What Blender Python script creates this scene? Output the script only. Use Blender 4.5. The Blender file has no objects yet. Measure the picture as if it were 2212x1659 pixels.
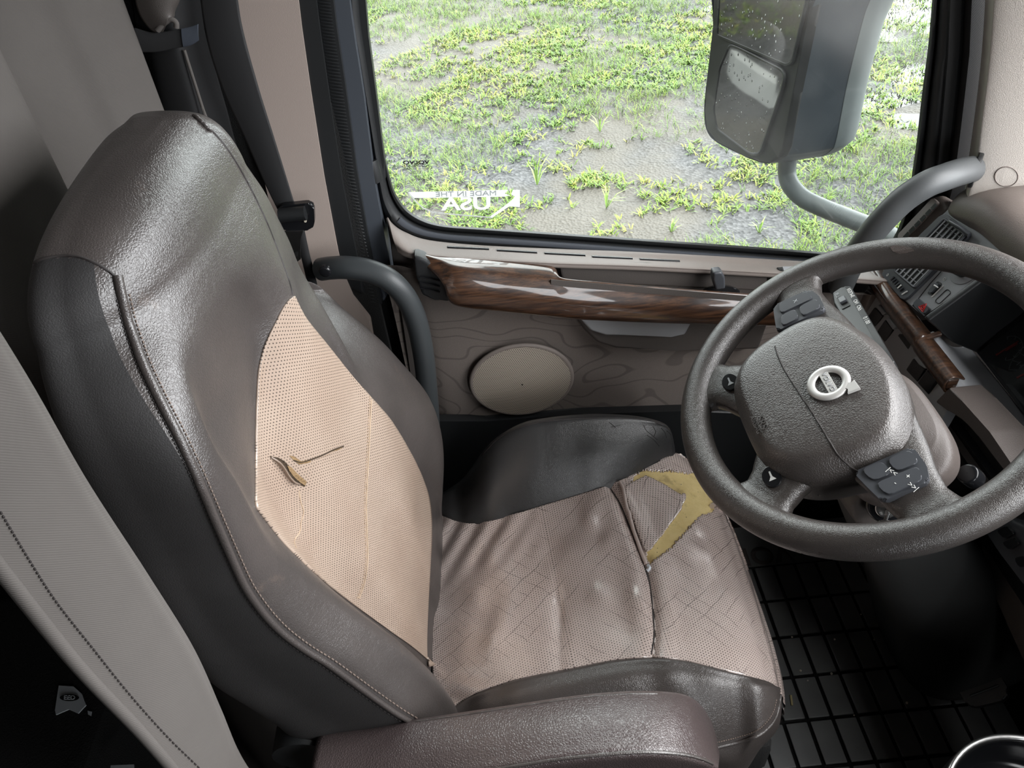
import bpy, bmesh, math, random
import numpy as np
from mathutils import Vector, Matrix
from mathutils.bvhtree import BVHTree

random.seed(7)
rng = np.random.default_rng(7)
SC = bpy.context.scene
COL = SC.collection
V = Vector

# ------------------------------------------------------------------ camera
# cab coordinates in metres: +X towards the windscreen, +Y towards the driver's door, Z up, cab floor at z = 0
FPX, CXP, CYP = 1600.0, 1106.0, 829.5
CAM = V((0.0, 0.0, 1.47))
PITCH, ROLL = math.radians(42.0), math.radians(5.7)
cF = V((0, math.cos(PITCH), -math.sin(PITCH)))
_u = V((0, math.sin(PITCH), math.cos(PITCH)))
_r = V((1, 0, 0))
cI = _r * math.cos(ROLL) - _u * math.sin(ROLL)
cJ = _r * math.sin(ROLL) + _u * math.cos(ROLL)
cam_data = bpy.data.cameras.new('camera')
cam = bpy.data.objects.new('camera', cam_data)
COL.objects.link(cam)
cam.matrix_world = Matrix(((cI.x, cJ.x, -cF.x, CAM.x), (cI.y, cJ.y, -cF.y, CAM.y), (cI.z, cJ.z, -cF.z, CAM.z), (0, 0, 0, 1)))
cam_data.sensor_width = 36.0
cam_data.lens = FPX / 2212.0 * 36.0
cam_data.clip_start = 0.02
cam_data.clip_end = 200
SC.camera = cam

# ------------------------------------------------------------------ sky, daylight, exposure
SC.view_settings.view_transform = 'Standard'
SC.view_settings.look = 'None'
SC.view_settings.gamma = 1.0
SC.view_settings.use_curve_mapping = False
SC.view_settings.exposure = 3.0
SC.cycles.max_bounces = 8
SC.cycles.diffuse_bounces = 5
SC.cycles.glossy_bounces = 4
SC.cycles.transparent_max_bounces = 10
SC.cycles.sample_clamp_indirect = 6.0
SC.cycles.caustics_reflective = False
SC.cycles.caustics_refractive = False
world = bpy.data.worlds.new('overcast_sky')
SC.world = world
world.use_nodes = True
_nt = world.node_tree
_bg = _nt.nodes['Background']
_tc = _nt.nodes.new('ShaderNodeTexCoord')
_sp = _nt.nodes.new('ShaderNodeSeparateXYZ')
_rp = _nt.nodes.new('ShaderNodeValToRGB')
_nt.links.new(_tc.outputs['Generated'], _sp.inputs[0])
_nt.links.new(_sp.outputs['Z'], _rp.inputs[0])
_rp.color_ramp.elements[0].position = 0.0
_rp.color_ramp.elements[0].color = (0.74, 0.77, 0.80, 1)
_rp.color_ramp.elements[1].position = 0.7
_rp.color_ramp.elements[1].color = (1.0, 1.0, 1.0, 1)
_mr = _nt.nodes.new('ShaderNodeMapRange')
_nt.links.new(_sp.outputs['X'], _mr.inputs[0])
_mr.inputs[1].default_value = -1.0
_mr.inputs[2].default_value = 1.0
_mr.inputs[3].default_value = 0.65
_mr.inputs[4].default_value = 1.55
_mm = _nt.nodes.new('ShaderNodeVectorMath')
_mm.operation = 'SCALE'
_nt.links.new(_rp.outputs[0], _mm.inputs[0])
_nt.links.new(_mr.outputs[0], _mm.inputs['Scale'])
_nt.links.new(_mm.outputs[0], _bg.inputs[0])
_bg.inputs[1].default_value = 1.0


def portal(name, loc, xax, yax, sx, sy):
    """marks a window opening as a daylight portal (gives off nothing itself)"""
    ld = bpy.data.lights.new(name, 'AREA')
    ld.shape = 'RECTANGLE'
    ld.size, ld.size_y = sx, sy
    ld.cycles.is_portal = True
    o = bpy.data.objects.new(name, ld)
    COL.objects.link(o)
    x = V(xax).normalized()
    y = V(yax).normalized()
    z = x.cross(y)
    o.matrix_world = Matrix(((x.x, y.x, z.x, loc[0]), (x.y, y.y, z.y, loc[1]), (x.z, y.z, z.z, loc[2]), (0, 0, 0, 1)))
    return o


# light falls along -Z of each portal: z = x cross y has to point out of the cab
portal('daylight_windscreen', (1.0, 0.32, 1.3), (0, 1, 0), (-0.30, 0, 0.90), 1.55, 0.95)
portal('daylight_driver_window', (0.28, 1.16, 1.15), (-1, 0, 0), (0, 0, 1), 1.05, 0.95)


portal('daylight_passenger_window', (0.66, -1.1, 1.12), (1, 0, 0), (0, 0, 1), 0.40, 0.75)


# ------------------------------------------------------------------ picture ray -> point in the cab
def ray(px, py):
    return cF + cI * ((px - CXP) / FPX) - cJ * ((py - CYP) / FPX)


def PX(px, py, x):
    d = ray(px, py)
    return CAM + d * ((x - CAM.x) / d.x)


def PY(px, py, y):
    d = ray(px, py)
    return CAM + d * ((y - CAM.y) / d.y)


def PZ(px, py, z):
    d = ray(px, py)
    return CAM + d * ((z - CAM.z) / d.z)


def PN(px, py, p0, n):
    d = ray(px, py)
    n = V(n)
    return CAM + d * ((V(p0) - CAM).dot(n) / d.dot(n))


# ------------------------------------------------------------------ materials
def newmat(name):
    m = bpy.data.materials.new(name)
    m.use_nodes = True
    return m, m.node_tree.nodes, m.node_tree.links, m.node_tree.nodes['Principled BSDF']


def col4(c):
    return (c[0], c[1], c[2], 1.0)


def mixrgb(N, L, fac, a, b):
    n = N.new('ShaderNodeMix')
    n.data_type = 'RGBA'
    for sock, val in ((0, fac), (6, a), (7, b)):
        if isinstance(val, (int, float)):
            n.inputs[sock].default_value = val
        elif isinstance(val, tuple):
            n.inputs[sock].default_value = col4(val)
        else:
            L.new(val, n.inputs[sock])
    return n.outputs[2]


def mth(N, L, op, a, b=None, c=None):
    n = N.new('ShaderNodeMath')
    n.operation = op
    for i, val in enumerate((a, b, c)):
        if val is None:
            continue
        if isinstance(val, (int, float)):
            n.inputs[i].default_value = val
        else:
            L.new(val, n.inputs[i])
    return n.outputs[0]


def smooth(N, L, val, lo, hi):
    n = N.new('ShaderNodeMapRange')
    n.interpolation_type = 'SMOOTHSTEP'
    L.new(val, n.inputs[0])
    n.inputs[1].default_value = lo
    n.inputs[2].default_value = hi
    return n.outputs[0]


def objco(N, L, scale=(1, 1, 1)):
    t = N.new('ShaderNodeNewGeometry')
    if tuple(scale) == (1, 1, 1):
        return t.outputs['Position']
    m = N.new('ShaderNodeMapping')
    m.inputs['Scale'].default_value = scale
    L.new(t.outputs['Position'], m.inputs[0])
    return m.outputs[0]


def noise(N, L, co, scale, detail=3.0, rough=0.5):
    n = N.new('ShaderNodeTexNoise')
    L.new(co, n.inputs['Vector'])
    n.inputs['Scale'].default_value = scale
    n.inputs['Detail'].default_value = detail
    n.inputs['Roughness'].default_value = rough
    return n.outputs['Fac']


def voro(N, L, co, scale, feature='F1'):
    n = N.new('ShaderNodeTexVoronoi')
    n.feature = feature
    L.new(co, n.inputs['Vector'])
    n.inputs['Scale'].default_value = scale
    return n.outputs['Distance']


def bump(N, L, b, height, strength, dist, prev=None):
    n = N.new('ShaderNodeBump')
    n.inputs['Strength'].default_value = strength
    n.inputs['Distance'].default_value = dist
    L.new(height, n.inputs['Height'])
    if prev is not None:
        L.new(prev, n.inputs['Normal'])
    L.new(n.outputs[0], b.inputs['Normal'])
    return n.outputs[0]


def plain(name, c, rough=0.5, metal=0.0, grain=None, coat=0.0, spec=0.5, vary=0.0):
    m, N, L, b = newmat(name)
    b.inputs['Base Color'].default_value = col4(c)
    b.inputs['Roughness'].default_value = rough
    b.inputs['Metallic'].default_value = metal
    b.inputs['Coat Weight'].default_value = coat
    b.inputs['Coat Roughness'].default_value = 0.08
    b.inputs['Specular IOR Level'].default_value = spec
    if grain or vary:
        co = objco(N, L)
        if vary:
            f = noise(N, L, co, 14, 4)
            L.new(mixrgb(N, L, f, tuple(x * (1 - vary) for x in c), tuple(min(1, x * (1 + vary)) for x in c)), b.inputs['Base Color'])
        if grain:
            h = voro(N, L, co, grain[0])
            bump(N, L, b, h, grain[1], 0.6 / grain[0])
    return m


def leather(name, c, c2, rough=0.38, cell=430, strength=0.27, wear=None, wrinkle=0.10):
    m, N, L, b = newmat(name)
    co = objco(N, L)
    f = noise(N, L, co, 9, 5)
    base = mixrgb(N, L, smooth(N, L, f, 0.3, 0.75), c, c2)
    if wear:
        w = smooth(N, L, noise(N, L, co, 22, 6, 0.7), 0.62, 0.78)
        base = mixrgb(N, L, mth(N, L, 'MULTIPLY', w, 0.55), base, wear)
    L.new(base, b.inputs['Base Color'])
    fr = noise(N, L, co, 40, 4)
    r = N.new('ShaderNodeMapRange')
    L.new(fr, r.inputs[0])
    r.inputs[3].default_value = rough - 0.07
    r.inputs[4].default_value = rough + 0.07
    L.new(r.outputs[0], b.inputs['Roughness'])
    b.inputs['Specular IOR Level'].default_value = 0.85
    dn = N.new('ShaderNodeVectorMath')
    dn.operation = 'ADD'
    L.new(co, dn.inputs[0])
    sc = N.new('ShaderNodeTexNoise')
    L.new(co, sc.inputs['Vector'])
    sc.inputs['Scale'].default_value = 160
    vs = N.new('ShaderNodeVectorMath')
    vs.operation = 'SCALE'
    L.new(sc.outputs['Color'], vs.inputs[0])
    vs.inputs['Scale'].default_value = 0.004
    L.new(vs.outputs[0], dn.inputs[1])
    h = voro(N, L, dn.outputs[0], cell, 'DISTANCE_TO_EDGE')
    h2 = smooth(N, L, h, 0.0, 0.28)
    p = bump(N, L, b, h2, strength, 0.0006)
    if wrinkle:
        wv = noise(N, L, objco(N, L, (1, 1, 2.2)), 55, 5, 0.6)
        bump(N, L, b, wv, wrinkle, 0.004, p)
    return m


def perforated(name, c, c2, pitch, rough, cracks=0.0, hole=(0.030, 0.018, 0.012), rad=0.19, coat=0.0):
    m, N, L, b = newmat(name)
    uv = N.new('ShaderNodeUVMap')
    sp = N.new('ShaderNodeSeparateXYZ')
    L.new(uv.outputs[0], sp.inputs[0])
    u = mth(N, L, 'DIVIDE', sp.outputs[0], pitch)
    v = mth(N, L, 'DIVIDE', sp.outputs[1], pitch * 0.95)
    row = mth(N, L, 'FLOOR', v)
    odd = mth(N, L, 'MULTIPLY', mth(N, L, 'MODULO', mth(N, L, 'ADD', row, 10000.0), 2.0), 0.5)
    du = mth(N, L, 'SUBTRACT', mth(N, L, 'FRACT', mth(N, L, 'ADD', u, odd)), 0.5)
    dv = mth(N, L, 'SUBTRACT', mth(N, L, 'FRACT', v), 0.5)
    d = mth(N, L, 'SQRT', mth(N, L, 'ADD', mth(N, L, 'MULTIPLY', du, du), mth(N, L, 'MULTIPLY', dv, dv)))
    dot = mth(N, L, 'SUBTRACT', 1.0, smooth(N, L, d, rad - 0.05, rad + 0.05))
    co = objco(N, L)
    f = smooth(N, L, noise(N, L, co, 11, 5), 0.3, 0.7)
    base = mixrgb(N, L, f, c, c2)
    if cracks:
        tot = None
        cuv = N.new('ShaderNodeVectorMath')
        cuv.operation = 'ADD'
        wob = N.new('ShaderNodeTexNoise')
        L.new(uv.outputs[0], wob.inputs['Vector'])
        wob.inputs['Scale'].default_value = 26
        ws = N.new('ShaderNodeVectorMath')
        ws.operation = 'SCALE'
        L.new(wob.outputs['Color'], ws.inputs[0])
        ws.inputs['Scale'].default_value = 0.011
        L.new(uv.outputs[0], cuv.inputs[0])
        L.new(ws.outputs[0], cuv.inputs[1])
        s2 = N.new('ShaderNodeSeparateXYZ')
        L.new(cuv.outputs[0], s2.inputs[0])
        for ca, sa, per, off in ((0.72, 0.69, 0.021, 0.0), (0.80, -0.60, 0.026, 3.7)):
            w = mth(N, L, 'ADD', mth(N, L, 'MULTIPLY', s2.outputs[0], ca / per), mth(N, L, 'MULTIPLY', s2.outputs[1], sa / per))
            fr = mth(N, L, 'ABSOLUTE', mth(N, L, 'SUBTRACT', mth(N, L, 'FRACT', mth(N, L, 'ADD', w, 50.0)), 0.5))
            ln = mth(N, L, 'SUBTRACT', 1.0, smooth(N, L, fr, 0.004, 0.024))
            add = N.new('ShaderNodeVectorMath')
            add.operation = 'ADD'
            add.inputs[1].default_value = (off, off, off)
            L.new(co, add.inputs[0])
            mk = smooth(N, L, noise(N, L, add.outputs[0], 17, 3), 0.46, 0.60)
            ln = mth(N, L, 'MULTIPLY', ln, mk)
            tot = ln if tot is None else mth(N, L, 'MAXIMUM', tot, ln)
        base = mixrgb(N, L, mth(N, L, 'MULTIPLY', tot, cracks), base, (0.05, 0.03, 0.03))
    base = mixrgb(N, L, mth(N, L, 'MULTIPLY', dot, 0.92), base, hole)
    L.new(base, b.inputs['Base Color'])
    b.inputs['Roughness'].default_value = rough
    b.inputs['Specular IOR Level'].default_value = 1.0
    b.inputs['Coat Weight'].default_value = coat
    b.inputs['Coat Roughness'].default_value = 0.17
    b.inputs['Coat IOR'].default_value = 1.75
    inv = mth(N, L, 'SUBTRACT', 1.0, dot)
    p = bump(N, L, b, inv, 0.5, 0.0012)
    wv = noise(N, L, co, 60, 5, 0.6)
    bump(N, L, b, wv, 0.10, 0.006, p)
    return m


def wood(name):
    m, N, L, b = newmat(name)
    co = objco(N, L, (2.2, 30, 30))
    f = noise(N, L, co, 6, 6, 0.65)
    co2 = objco(N, L, (6, 160, 160))
    g = noise(N, L, co2, 5, 3)
    a = mixrgb(N, L, smooth(N, L, f, 0.32, 0.7), (0.020, 0.010, 0.007), (0.105, 0.050, 0.026))
    a = mixrgb(N, L, smooth(N, L, g, 0.52, 0.75), a, (0.012, 0.007, 0.005))
    L.new(a, b.inputs['Base Color'])
    b.inputs['Roughness'].default_value = 0.35
    b.inputs['Coat Weight'].default_value = 1.0
    b.inputs['Coat Roughness'].default_value = 0.05
    return m


def contour_cloth(name):
    m, N, L, b = newmat(name)
    co = objco(N, L, (1.0, 1.0, 1.4))
    n = noise(N, L, co, 5.0, 1.5, 0.45)
    s3 = N.new('ShaderNodeSeparateXYZ')
    L.new(objco(N, L), s3.inputs[0])
    g_ = mth(N, L, 'ADD', mth(N, L, 'MULTIPLY', s3.outputs[0], 9.0), mth(N, L, 'MULTIPLY', s3.outputs[2], 17.0))
    w = mth(N, L, 'FRACT', mth(N, L, 'ADD', mth(N, L, 'MULTIPLY', n, 12.0), g_))
    d = mth(N, L, 'ABSOLUTE', mth(N, L, 'SUBTRACT', w, 0.5))
    ln = mth(N, L, 'SUBTRACT', 1.0, smooth(N, L, d, 0.045, 0.10))
    fine = voro(N, L, objco(N, L), 900)
    base = mixrgb(N, L, fine, (0.165, 0.138, 0.122), (0.220, 0.188, 0.168))
    L.new(mixrgb(N, L, mth(N, L, 'MULTIPLY', ln, 0.5), base, (0.075, 0.062, 0.056)), b.inputs['Base Color'])
    b.inputs['Roughness'].default_value = 0.85
    bump(N, L, b, fine, 0.3, 0.0008)
    return m


def weave(name, c, scale=700, rough=0.85):
    m, N, L, b = newmat(name)
    co = objco(N, L)
    w = N.new('ShaderNodeTexWave')
    w.bands_direction = 'DIAGONAL'
    L.new(co, w.inputs['Vector'])
    w.inputs['Scale'].default_value = scale / 2.6
    w.inputs['Distortion'].default_value = 0.6
    f = noise(N, L, co, 12, 4)
    k = mixrgb(N, L, f, tuple(x * 0.85 for x in c), tuple(x * 1.12 for x in c))
    L.new(mixrgb(N, L, mth(N, L, 'MULTIPLY', w.outputs['Fac'], 0.15), k, tuple(x * 0.6 for x in c)), b.inputs['Base Color'])
    b.inputs['Roughness'].default_value = rough
    bump(N, L, b, w.outputs['Fac'], 0.2, 0.0005)
    return m


def thin_glass(name, tint=(0.86, 0.90, 0.88), haze=0.05):
    m, N, L, b = newmat(name)
    N.remove(b)
    out = N['Material Output']
    tr = N.new('ShaderNodeBsdfTransparent')
    tr.inputs[0].default_value = col4(tint)
    gl = N.new('ShaderNodeBsdfGlossy')
    gl.inputs['Roughness'].default_value = 0.02
    fr = N.new('ShaderNodeFresnel')
    fr.inputs[0].default_value = 1.45
    mx = N.new('ShaderNodeMixShader')
    L.new(fr.outputs[0], mx.inputs[0])
    L.new(tr.outputs[0], mx.inputs[1])
    L.new(gl.outputs[0], mx.inputs[2])
    df = N.new('ShaderNodeBsdfTranslucent')
    df.inputs[0].default_value = (0.9, 0.9, 0.9, 1)
    m2 = N.new('ShaderNodeMixShader')
    hz = smooth(N, L, noise(N, L, objco(N, L), 5, 5), 0.35, 0.75)
    L.new(mth(N, L, 'MULTIPLY', hz, haze), m2.inputs[0])
    L.new(mx.outputs[0], m2.inputs[1])
    L.new(df.outputs[0], m2.inputs[2])
    L.new(m2.outputs[0], out.inputs[0])
    return m


def vinyl_mat(name):
    m, N, L, b = newmat(name)
    N.remove(b)
    d = N.new('ShaderNodeBsdfDiffuse')
    t = N.new('ShaderNodeBsdfTranslucent')
    d.inputs[0].default_value = t.inputs[0].default_value = (0.9, 0.9, 0.9, 1)
    x = N.new('ShaderNodeMixShader')
    x.inputs[0].default_value = 0.85
    L.new(d.outputs[0], x.inputs[1])
    L.new(t.outputs[0], x.inputs[2])
    L.new(x.outputs[0], N['Material Output'].inputs[0])
    return m


def foam_mat(name):
    m, N, L, b = newmat(name)
    co = objco(N, L)
    f = noise(N, L, co, 70, 6, 0.7)
    g = smooth(N, L, noise(N, L, co, 28, 5, 0.7), 0.52, 0.72)
    a = mixrgb(N, L, f, (0.60, 0.45, 0.17), (0.80, 0.66, 0.34))
    a = mixrgb(N, L, mth(N, L, 'MULTIPLY', g, 0.55), a, (0.24, 0.16, 0.07))
    hole = mth(N, L, 'SUBTRACT', 1.0, smooth(N, L, voro(N, L, co, 150), 0.10, 0.16))
    msk = smooth(N, L, noise(N, L, co, 35, 2), 0.55, 0.62)
    a = mixrgb(N, L, mth(N, L, 'MULTIPLY', hole, msk), a, (0.05, 0.03, 0.015))
    L.new(a, b.inputs['Base Color'])
    b.inputs['Roughness'].default_value = 0.9
    bump(N, L, b, f, 0.6, 0.003)
    return m


def speaker_mesh(name):
    m, N, L, b = newmat(name)
    g = N.new('ShaderNodeNewGeometry')
    sp = N.new('ShaderNodeSeparateXYZ')
    L.new(g.outputs['Position'], sp.inputs[0])
    u = mth(N, L, 'DIVIDE', sp.outputs[0], 0.0036)
    v = mth(N, L, 'DIVIDE', sp.outputs[2], 0.0032)
    odd = mth(N, L, 'MULTIPLY', mth(N, L, 'MODULO', mth(N, L, 'ADD', mth(N, L, 'FLOOR', v), 1000.0), 2.0), 0.5)
    du = mth(N, L, 'SUBTRACT', mth(N, L, 'FRACT', mth(N, L, 'ADD', u, odd)), 0.5)
    dv = mth(N, L, 'SUBTRACT', mth(N, L, 'FRACT', v), 0.5)
    d = mth(N, L, 'SQRT', mth(N, L, 'ADD', mth(N, L, 'MULTIPLY', du, du), mth(N, L, 'MULTIPLY', dv, dv)))
    dot = mth(N, L, 'SUBTRACT', 1.0, smooth(N, L, d, 0.24, 0.36))
    L.new(mixrgb(N, L, dot, (0.46, 0.40, 0.33), (0.06, 0.05, 0.042)), b.inputs['Base Color'])
    b.inputs['Roughness'].default_value = 0.6
    return m


def ground_mat(name):
    m, N, L, b = newmat(name)
    co = objco(N, L)
    big = noise(N, L, co, 0.55, 4, 0.55)
    v1 = N.new('ShaderNodeTexVoronoi')
    L.new(co, v1.inputs['Vector'])
    v1.inputs['Scale'].default_value = 42
    ss = N.new('ShaderNodeSeparateXYZ')
    L.new(v1.outputs['Color'], ss.inputs[0])
    grav = mixrgb(N, L, ss.outputs[0], (0.011, 0.012, 0.015), (0.088, 0.088, 0.093))
    soil = mixrgb(N, L, noise(N, L, co, 30, 6, 0.7), (0.042, 0.037, 0.030), (0.112, 0.100, 0.083))
    a = mixrgb(N, L, smooth(N, L, big, 0.42, 0.58), soil, grav)
    L.new(a, b.inputs['Base Color'])
    b.inputs['Roughness'].default_value = 0.55
    bump(N, L, b, v1.outputs['Distance'], 0.7, 0.02)
    return m


def grass_mat(name):
    m, N, L, b = newmat(name)
    at = N.new('ShaderNodeAttribute')
    at.attribute_name = 'tint'
    L.new(at.outputs['Color'], b.inputs['Base Color'])
    b.inputs['Roughness'].default_value = 0.45
    b.inputs['Subsurface Weight'].default_value = 0.0
    return m


def mirror_mat(name):
    m, N, L, b = newmat(name)
    co = objco(N, L)
    drop = mth(N, L, 'SUBTRACT', 1.0, smooth(N, L, voro(N, L, objco(N, L, (1, 1, 0.55)), 130), 0.10, 0.24))
    msk = smooth(N, L, noise(N, L, co, 40, 3), 0.42, 0.55)
    dm = mth(N, L, 'MULTIPLY', drop, msk)
    L.new(mixrgb(N, L, dm, (0.15, 0.15, 0.14), (0.75, 0.77, 0.78)), b.inputs['Base Color'])  # pale drop colour paints in the sky glint on each water drop
    L.new(mth(N, L, 'SUBTRACT', 1.0, dm), b.inputs['Metallic'])
    b.inputs['Roughness'].default_value = 0.03
    bump(N, L, b, dm, 1.0, 0.006)
    return m


MAT = dict(
    leather=leather('dark_brown_leather', (0.058, 0.050, 0.047), (0.076, 0.065, 0.061), 0.33, wear=(0.14, 0.105, 0.085)),
    shadedleather=leather('shaded_side_leather', (0.028, 0.027, 0.027), (0.038, 0.036, 0.036), 0.58, 480, 0.2),  # the brown backrest leather again, shade painted in as a darker colour
    leather_black=leather('near_black_leather', (0.033, 0.033, 0.034), (0.044, 0.044, 0.045), 0.31, 520, 0.25),
    armleather=leather('armrest_leather', (0.066, 0.050, 0.050), (0.085, 0.066, 0.064), 0.32, 330, 0.45),
    rubberwheel=leather('wheel_grip', (0.044, 0.039, 0.037), (0.056, 0.049, 0.045), 0.30, 620, 0.30, wrinkle=0.0),
    airbag=leather('airbag_cover_skin', (0.060, 0.053, 0.050), (0.074, 0.065, 0.061), 0.34, 330, 0.34, wrinkle=0.1),
    tan=perforated('tan_perforated_leather', (0.405, 0.303, 0.237), (0.455, 0.352, 0.280), 0.0042, 0.33, coat=0.10),
    taupe=perforated('taupe_perforated_leather', (0.55, 0.452, 0.412), (0.62, 0.522, 0.482), 0.0042, 0.27, cracks=0.9, coat=1.0),
    foam=foam_mat('yellow_foam'),
    thread=plain('seam_thread', (0.19, 0.145, 0.12), 0.7),
    darkthread=plain('dark_seam_thread', (0.03, 0.025, 0.024), 0.6),
    creamthread=plain('cream_seam_thread', (0.55, 0.42, 0.30), 0.7),
    curtain=weave('taupe_curtain_cloth', (0.115, 0.103, 0.095)),
    blackcloth=weave('black_cloth', (0.018, 0.018, 0.019)),
    belt=weave('black_webbing', (0.016, 0.016, 0.017), 1500, 0.55),
    bluestrap=weave('slate_strap_end', (0.055, 0.065, 0.085), 1200, 0.6),
    greige=plain('greige_plastic', (0.235, 0.200, 0.180), 0.55, grain=(900, 0.25)),
    pillar=plain('pale_pillar_plastic', (0.60, 0.555, 0.51), 0.6, grain=(700, 0.3)),
    bpillar=plain('pinkish_pillar_plastic', (0.42, 0.345, 0.305), 0.6, grain=(1200, 0.2)),
    shroud=plain('taupe_shroud_plastic', (0.100, 0.083, 0.076), 0.45, grain=(800, 0.3)),
    boot=plain('charcoal_boot_rubber', (0.032, 0.033, 0.033), 0.6),
    taupeplastic=plain('taupe_dash_plastic', (0.20, 0.168, 0.152), 0.45, grain=(800, 0.3)),
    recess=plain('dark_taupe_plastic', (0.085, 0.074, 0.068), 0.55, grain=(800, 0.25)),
    blackplastic=plain('black_plastic', (0.014, 0.015, 0.016), 0.42, grain=(900, 0.15)),
    gloss=plain('gloss_black_plastic', (0.010, 0.0105, 0.012), 0.18),
    greyplastic=plain('slate_panel_plastic', (0.32, 0.33, 0.345), 0.48, grain=(1100, 0.12)),
    btn=plain('slate_button_plastic', (0.062, 0.066, 0.075), 0.33),
    rubber=plain('black_rubber', (0.013, 0.014, 0.015), 0.5),
    sealgrey=plain('slate_painted_frame', (0.060, 0.068, 0.082), 0.45),
    tube=plain('dark_grey_tube', (0.042, 0.047, 0.050), 0.42, grain=(900, 0.1)),
    greytube=plain('grey_grab_tube', (0.085, 0.090, 0.093), 0.45, grain=(900, 0.15)),
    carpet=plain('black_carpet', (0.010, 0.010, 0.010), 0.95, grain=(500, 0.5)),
    headliner=plain('grey_headliner', (0.40, 0.375, 0.35), 0.9),
    mat=plain('black_rubber_mat', (0.125, 0.128, 0.127), 0.42, vary=0.35),
    matgroove=plain('wet_black_groove', (0.008, 0.008, 0.008), 0.10),
    wood=wood('dark_walnut_veneer'),
    cloth=contour_cloth('contour_line_door_cloth'),
    grille=speaker_mesh('speaker_mesh'),
    chrome=plain('brushed_steel', (0.62, 0.62, 0.61), 0.25, 1.0),
    silver=plain('satin_silver', (0.60, 0.59, 0.57), 0.35, 0.25),
    white=plain('white_print', (0.80, 0.80, 0.78), 0.5),
    offwhite=plain('greyed_white_print', (0.42, 0.44, 0.46), 0.5),
    blackprint=plain('black_print', (0.012, 0.012, 0.012), 0.5),
    red=plain('red_print', (0.85, 0.035, 0.03), 0.4),
    embosstext=plain('embossed_skin', (0.050, 0.044, 0.041), 0.45),
    paper=plain('white_paper', (0.62, 0.66, 0.70), 0.6, vary=0.15),
    glass=thin_glass('door_window_glass', (0.84, 0.865, 0.85), 0.025),
    vinyl=vinyl_mat('white_vinyl'),
    lens=thin_glass('instrument_lens', (0.8, 0.82, 0.82), 0.0),
    ground=ground_mat('wet_gravel_and_soil'),
    grass=grass_mat('grass_blade'),
    water=plain('puddle_water', (0.03, 0.03, 0.03), 0.03),
    mirror=mirror_mat('wet_mirror_glass'),
    mirrorhouse=plain('slate_mirror_shell', (0.060, 0.072, 0.086), 0.42, grain=(500, 0.1)),
    mirrorrim=plain('grey_mirror_edge', (0.20, 0.225, 0.23), 0.45),
    hedge=plain('dark_tree_leaves', (0.025, 0.035, 0.016), 0.7, vary=0.5),
    blockwhite=plain('white_block_paint', (0.55, 0.56, 0.57), 0.4),
    crumb=plain('pale_crumb', (0.55, 0.50, 0.40), 0.8),
    straw=plain('dry_straw', (0.40, 0.33, 0.16), 0.7),
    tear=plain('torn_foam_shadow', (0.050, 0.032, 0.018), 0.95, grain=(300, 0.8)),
    tornfoam=plain('torn_foam_edge', (0.26, 0.17, 0.085), 0.95, grain=(300, 0.8), vary=0.4),
)
MAT['shadedleather'].node_tree.nodes['Principled BSDF'].inputs['Specular IOR Level'].default_value = 0.3


# ------------------------------------------------------------------ object helpers
def prop(o, label=None, cat=None, group=None, kind=None):
    if label:
        o['label'] = label
    if cat:
        o['category'] = cat
    if group:
        o['group'] = group
    if kind:
        o['kind'] = kind
    return o


def thing(name, label, cat, loc=(0, 0, 0), group=None, kind=None):
    o = bpy.data.objects.new(name, None)
    o.empty_display_size = 0.05
    COL.objects.link(o)
    o.location = loc
    return prop(o, label, cat, group, kind)


def wloc(o):
    p = V((0, 0, 0))
    while o is not None:
        p = p + o.location
        o = o.parent
    return p


def link(name, me, mat, parent=None):
    o = bpy.data.objects.new(name, me)
    COL.objects.link(o)
    if mat is not None and not me.materials:
        me.materials.append(MAT[mat] if isinstance(mat, str) else mat)
    if parent is not None:
        o.parent = parent
        o.location = -wloc(parent)
    return o


def mesh(name, verts, faces, mat, parent=None, smooth=True, uv=None, sharp=40):
    me = bpy.data.meshes.new(name)
    me.from_pydata([tuple(v) for v in verts], [], faces)
    if uv is not None:
        l = me.uv_layers.new(name='UVMap')
        idx = np.empty(len(me.loops), dtype=np.int32)
        me.loops.foreach_get('vertex_index', idx)
        l.data.foreach_set('uv', np.asarray(uv, dtype=np.float32)[idx].ravel())
    if smooth:
        me.polygons.foreach_set('use_smooth', [True] * len(me.polygons))
        if sharp:
            me.set_sharp_from_angle(angle=math.radians(sharp))
    me.update()
    return link(name, me, mat, parent)


def from_bm(name, bm, mat, parent=None, smooth=True, sharp=40, weighted=True):
    bmesh.ops.recalc_face_normals(bm, faces=bm.faces)
    me = bpy.data.meshes.new(name)
    bm.to_mesh(me)
    bm.free()
    if smooth:
        me.polygons.foreach_set('use_smooth', [True] * len(me.polygons))
        me.set_sharp_from_angle(angle=math.radians(sharp))
    o = link(name, me, mat, parent)
    if weighted:
        w = o.modifiers.new('wn', 'WEIGHTED_NORMAL')
        w.keep_sharp = True
    return o


def cr(pts, n, closed=False):
    """Catmull-Rom through pts, n samples, chord-length free"""
    P = [V(p) for p in pts]
    m = len(P)
    if m == 2:
        return [P[0].lerp(P[1], i / (n - 1)) for i in range(n)]
    out = []
    segs = m if closed else m - 1
    for i in range(n):
        t = i / (n if closed else n - 1) * segs
        k = min(int(t), segs - 1)
        f = t - k
        if closed:
            a, b, c, d = P[(k - 1) % m], P[k % m], P[(k + 1) % m], P[(k + 2) % m]
        else:
            b, c = P[k], P[k + 1]
            a = P[k - 1] if k > 0 else b * 2 - c
            d = P[k + 2] if k + 2 < m else c * 2 - b
        out.append(0.5 * ((2 * b) + (c - a) * f + (2 * a - 5 * b + 4 * c - d) * f * f + (3 * b - a - 3 * c + d) * f ** 3))
    return out


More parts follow.
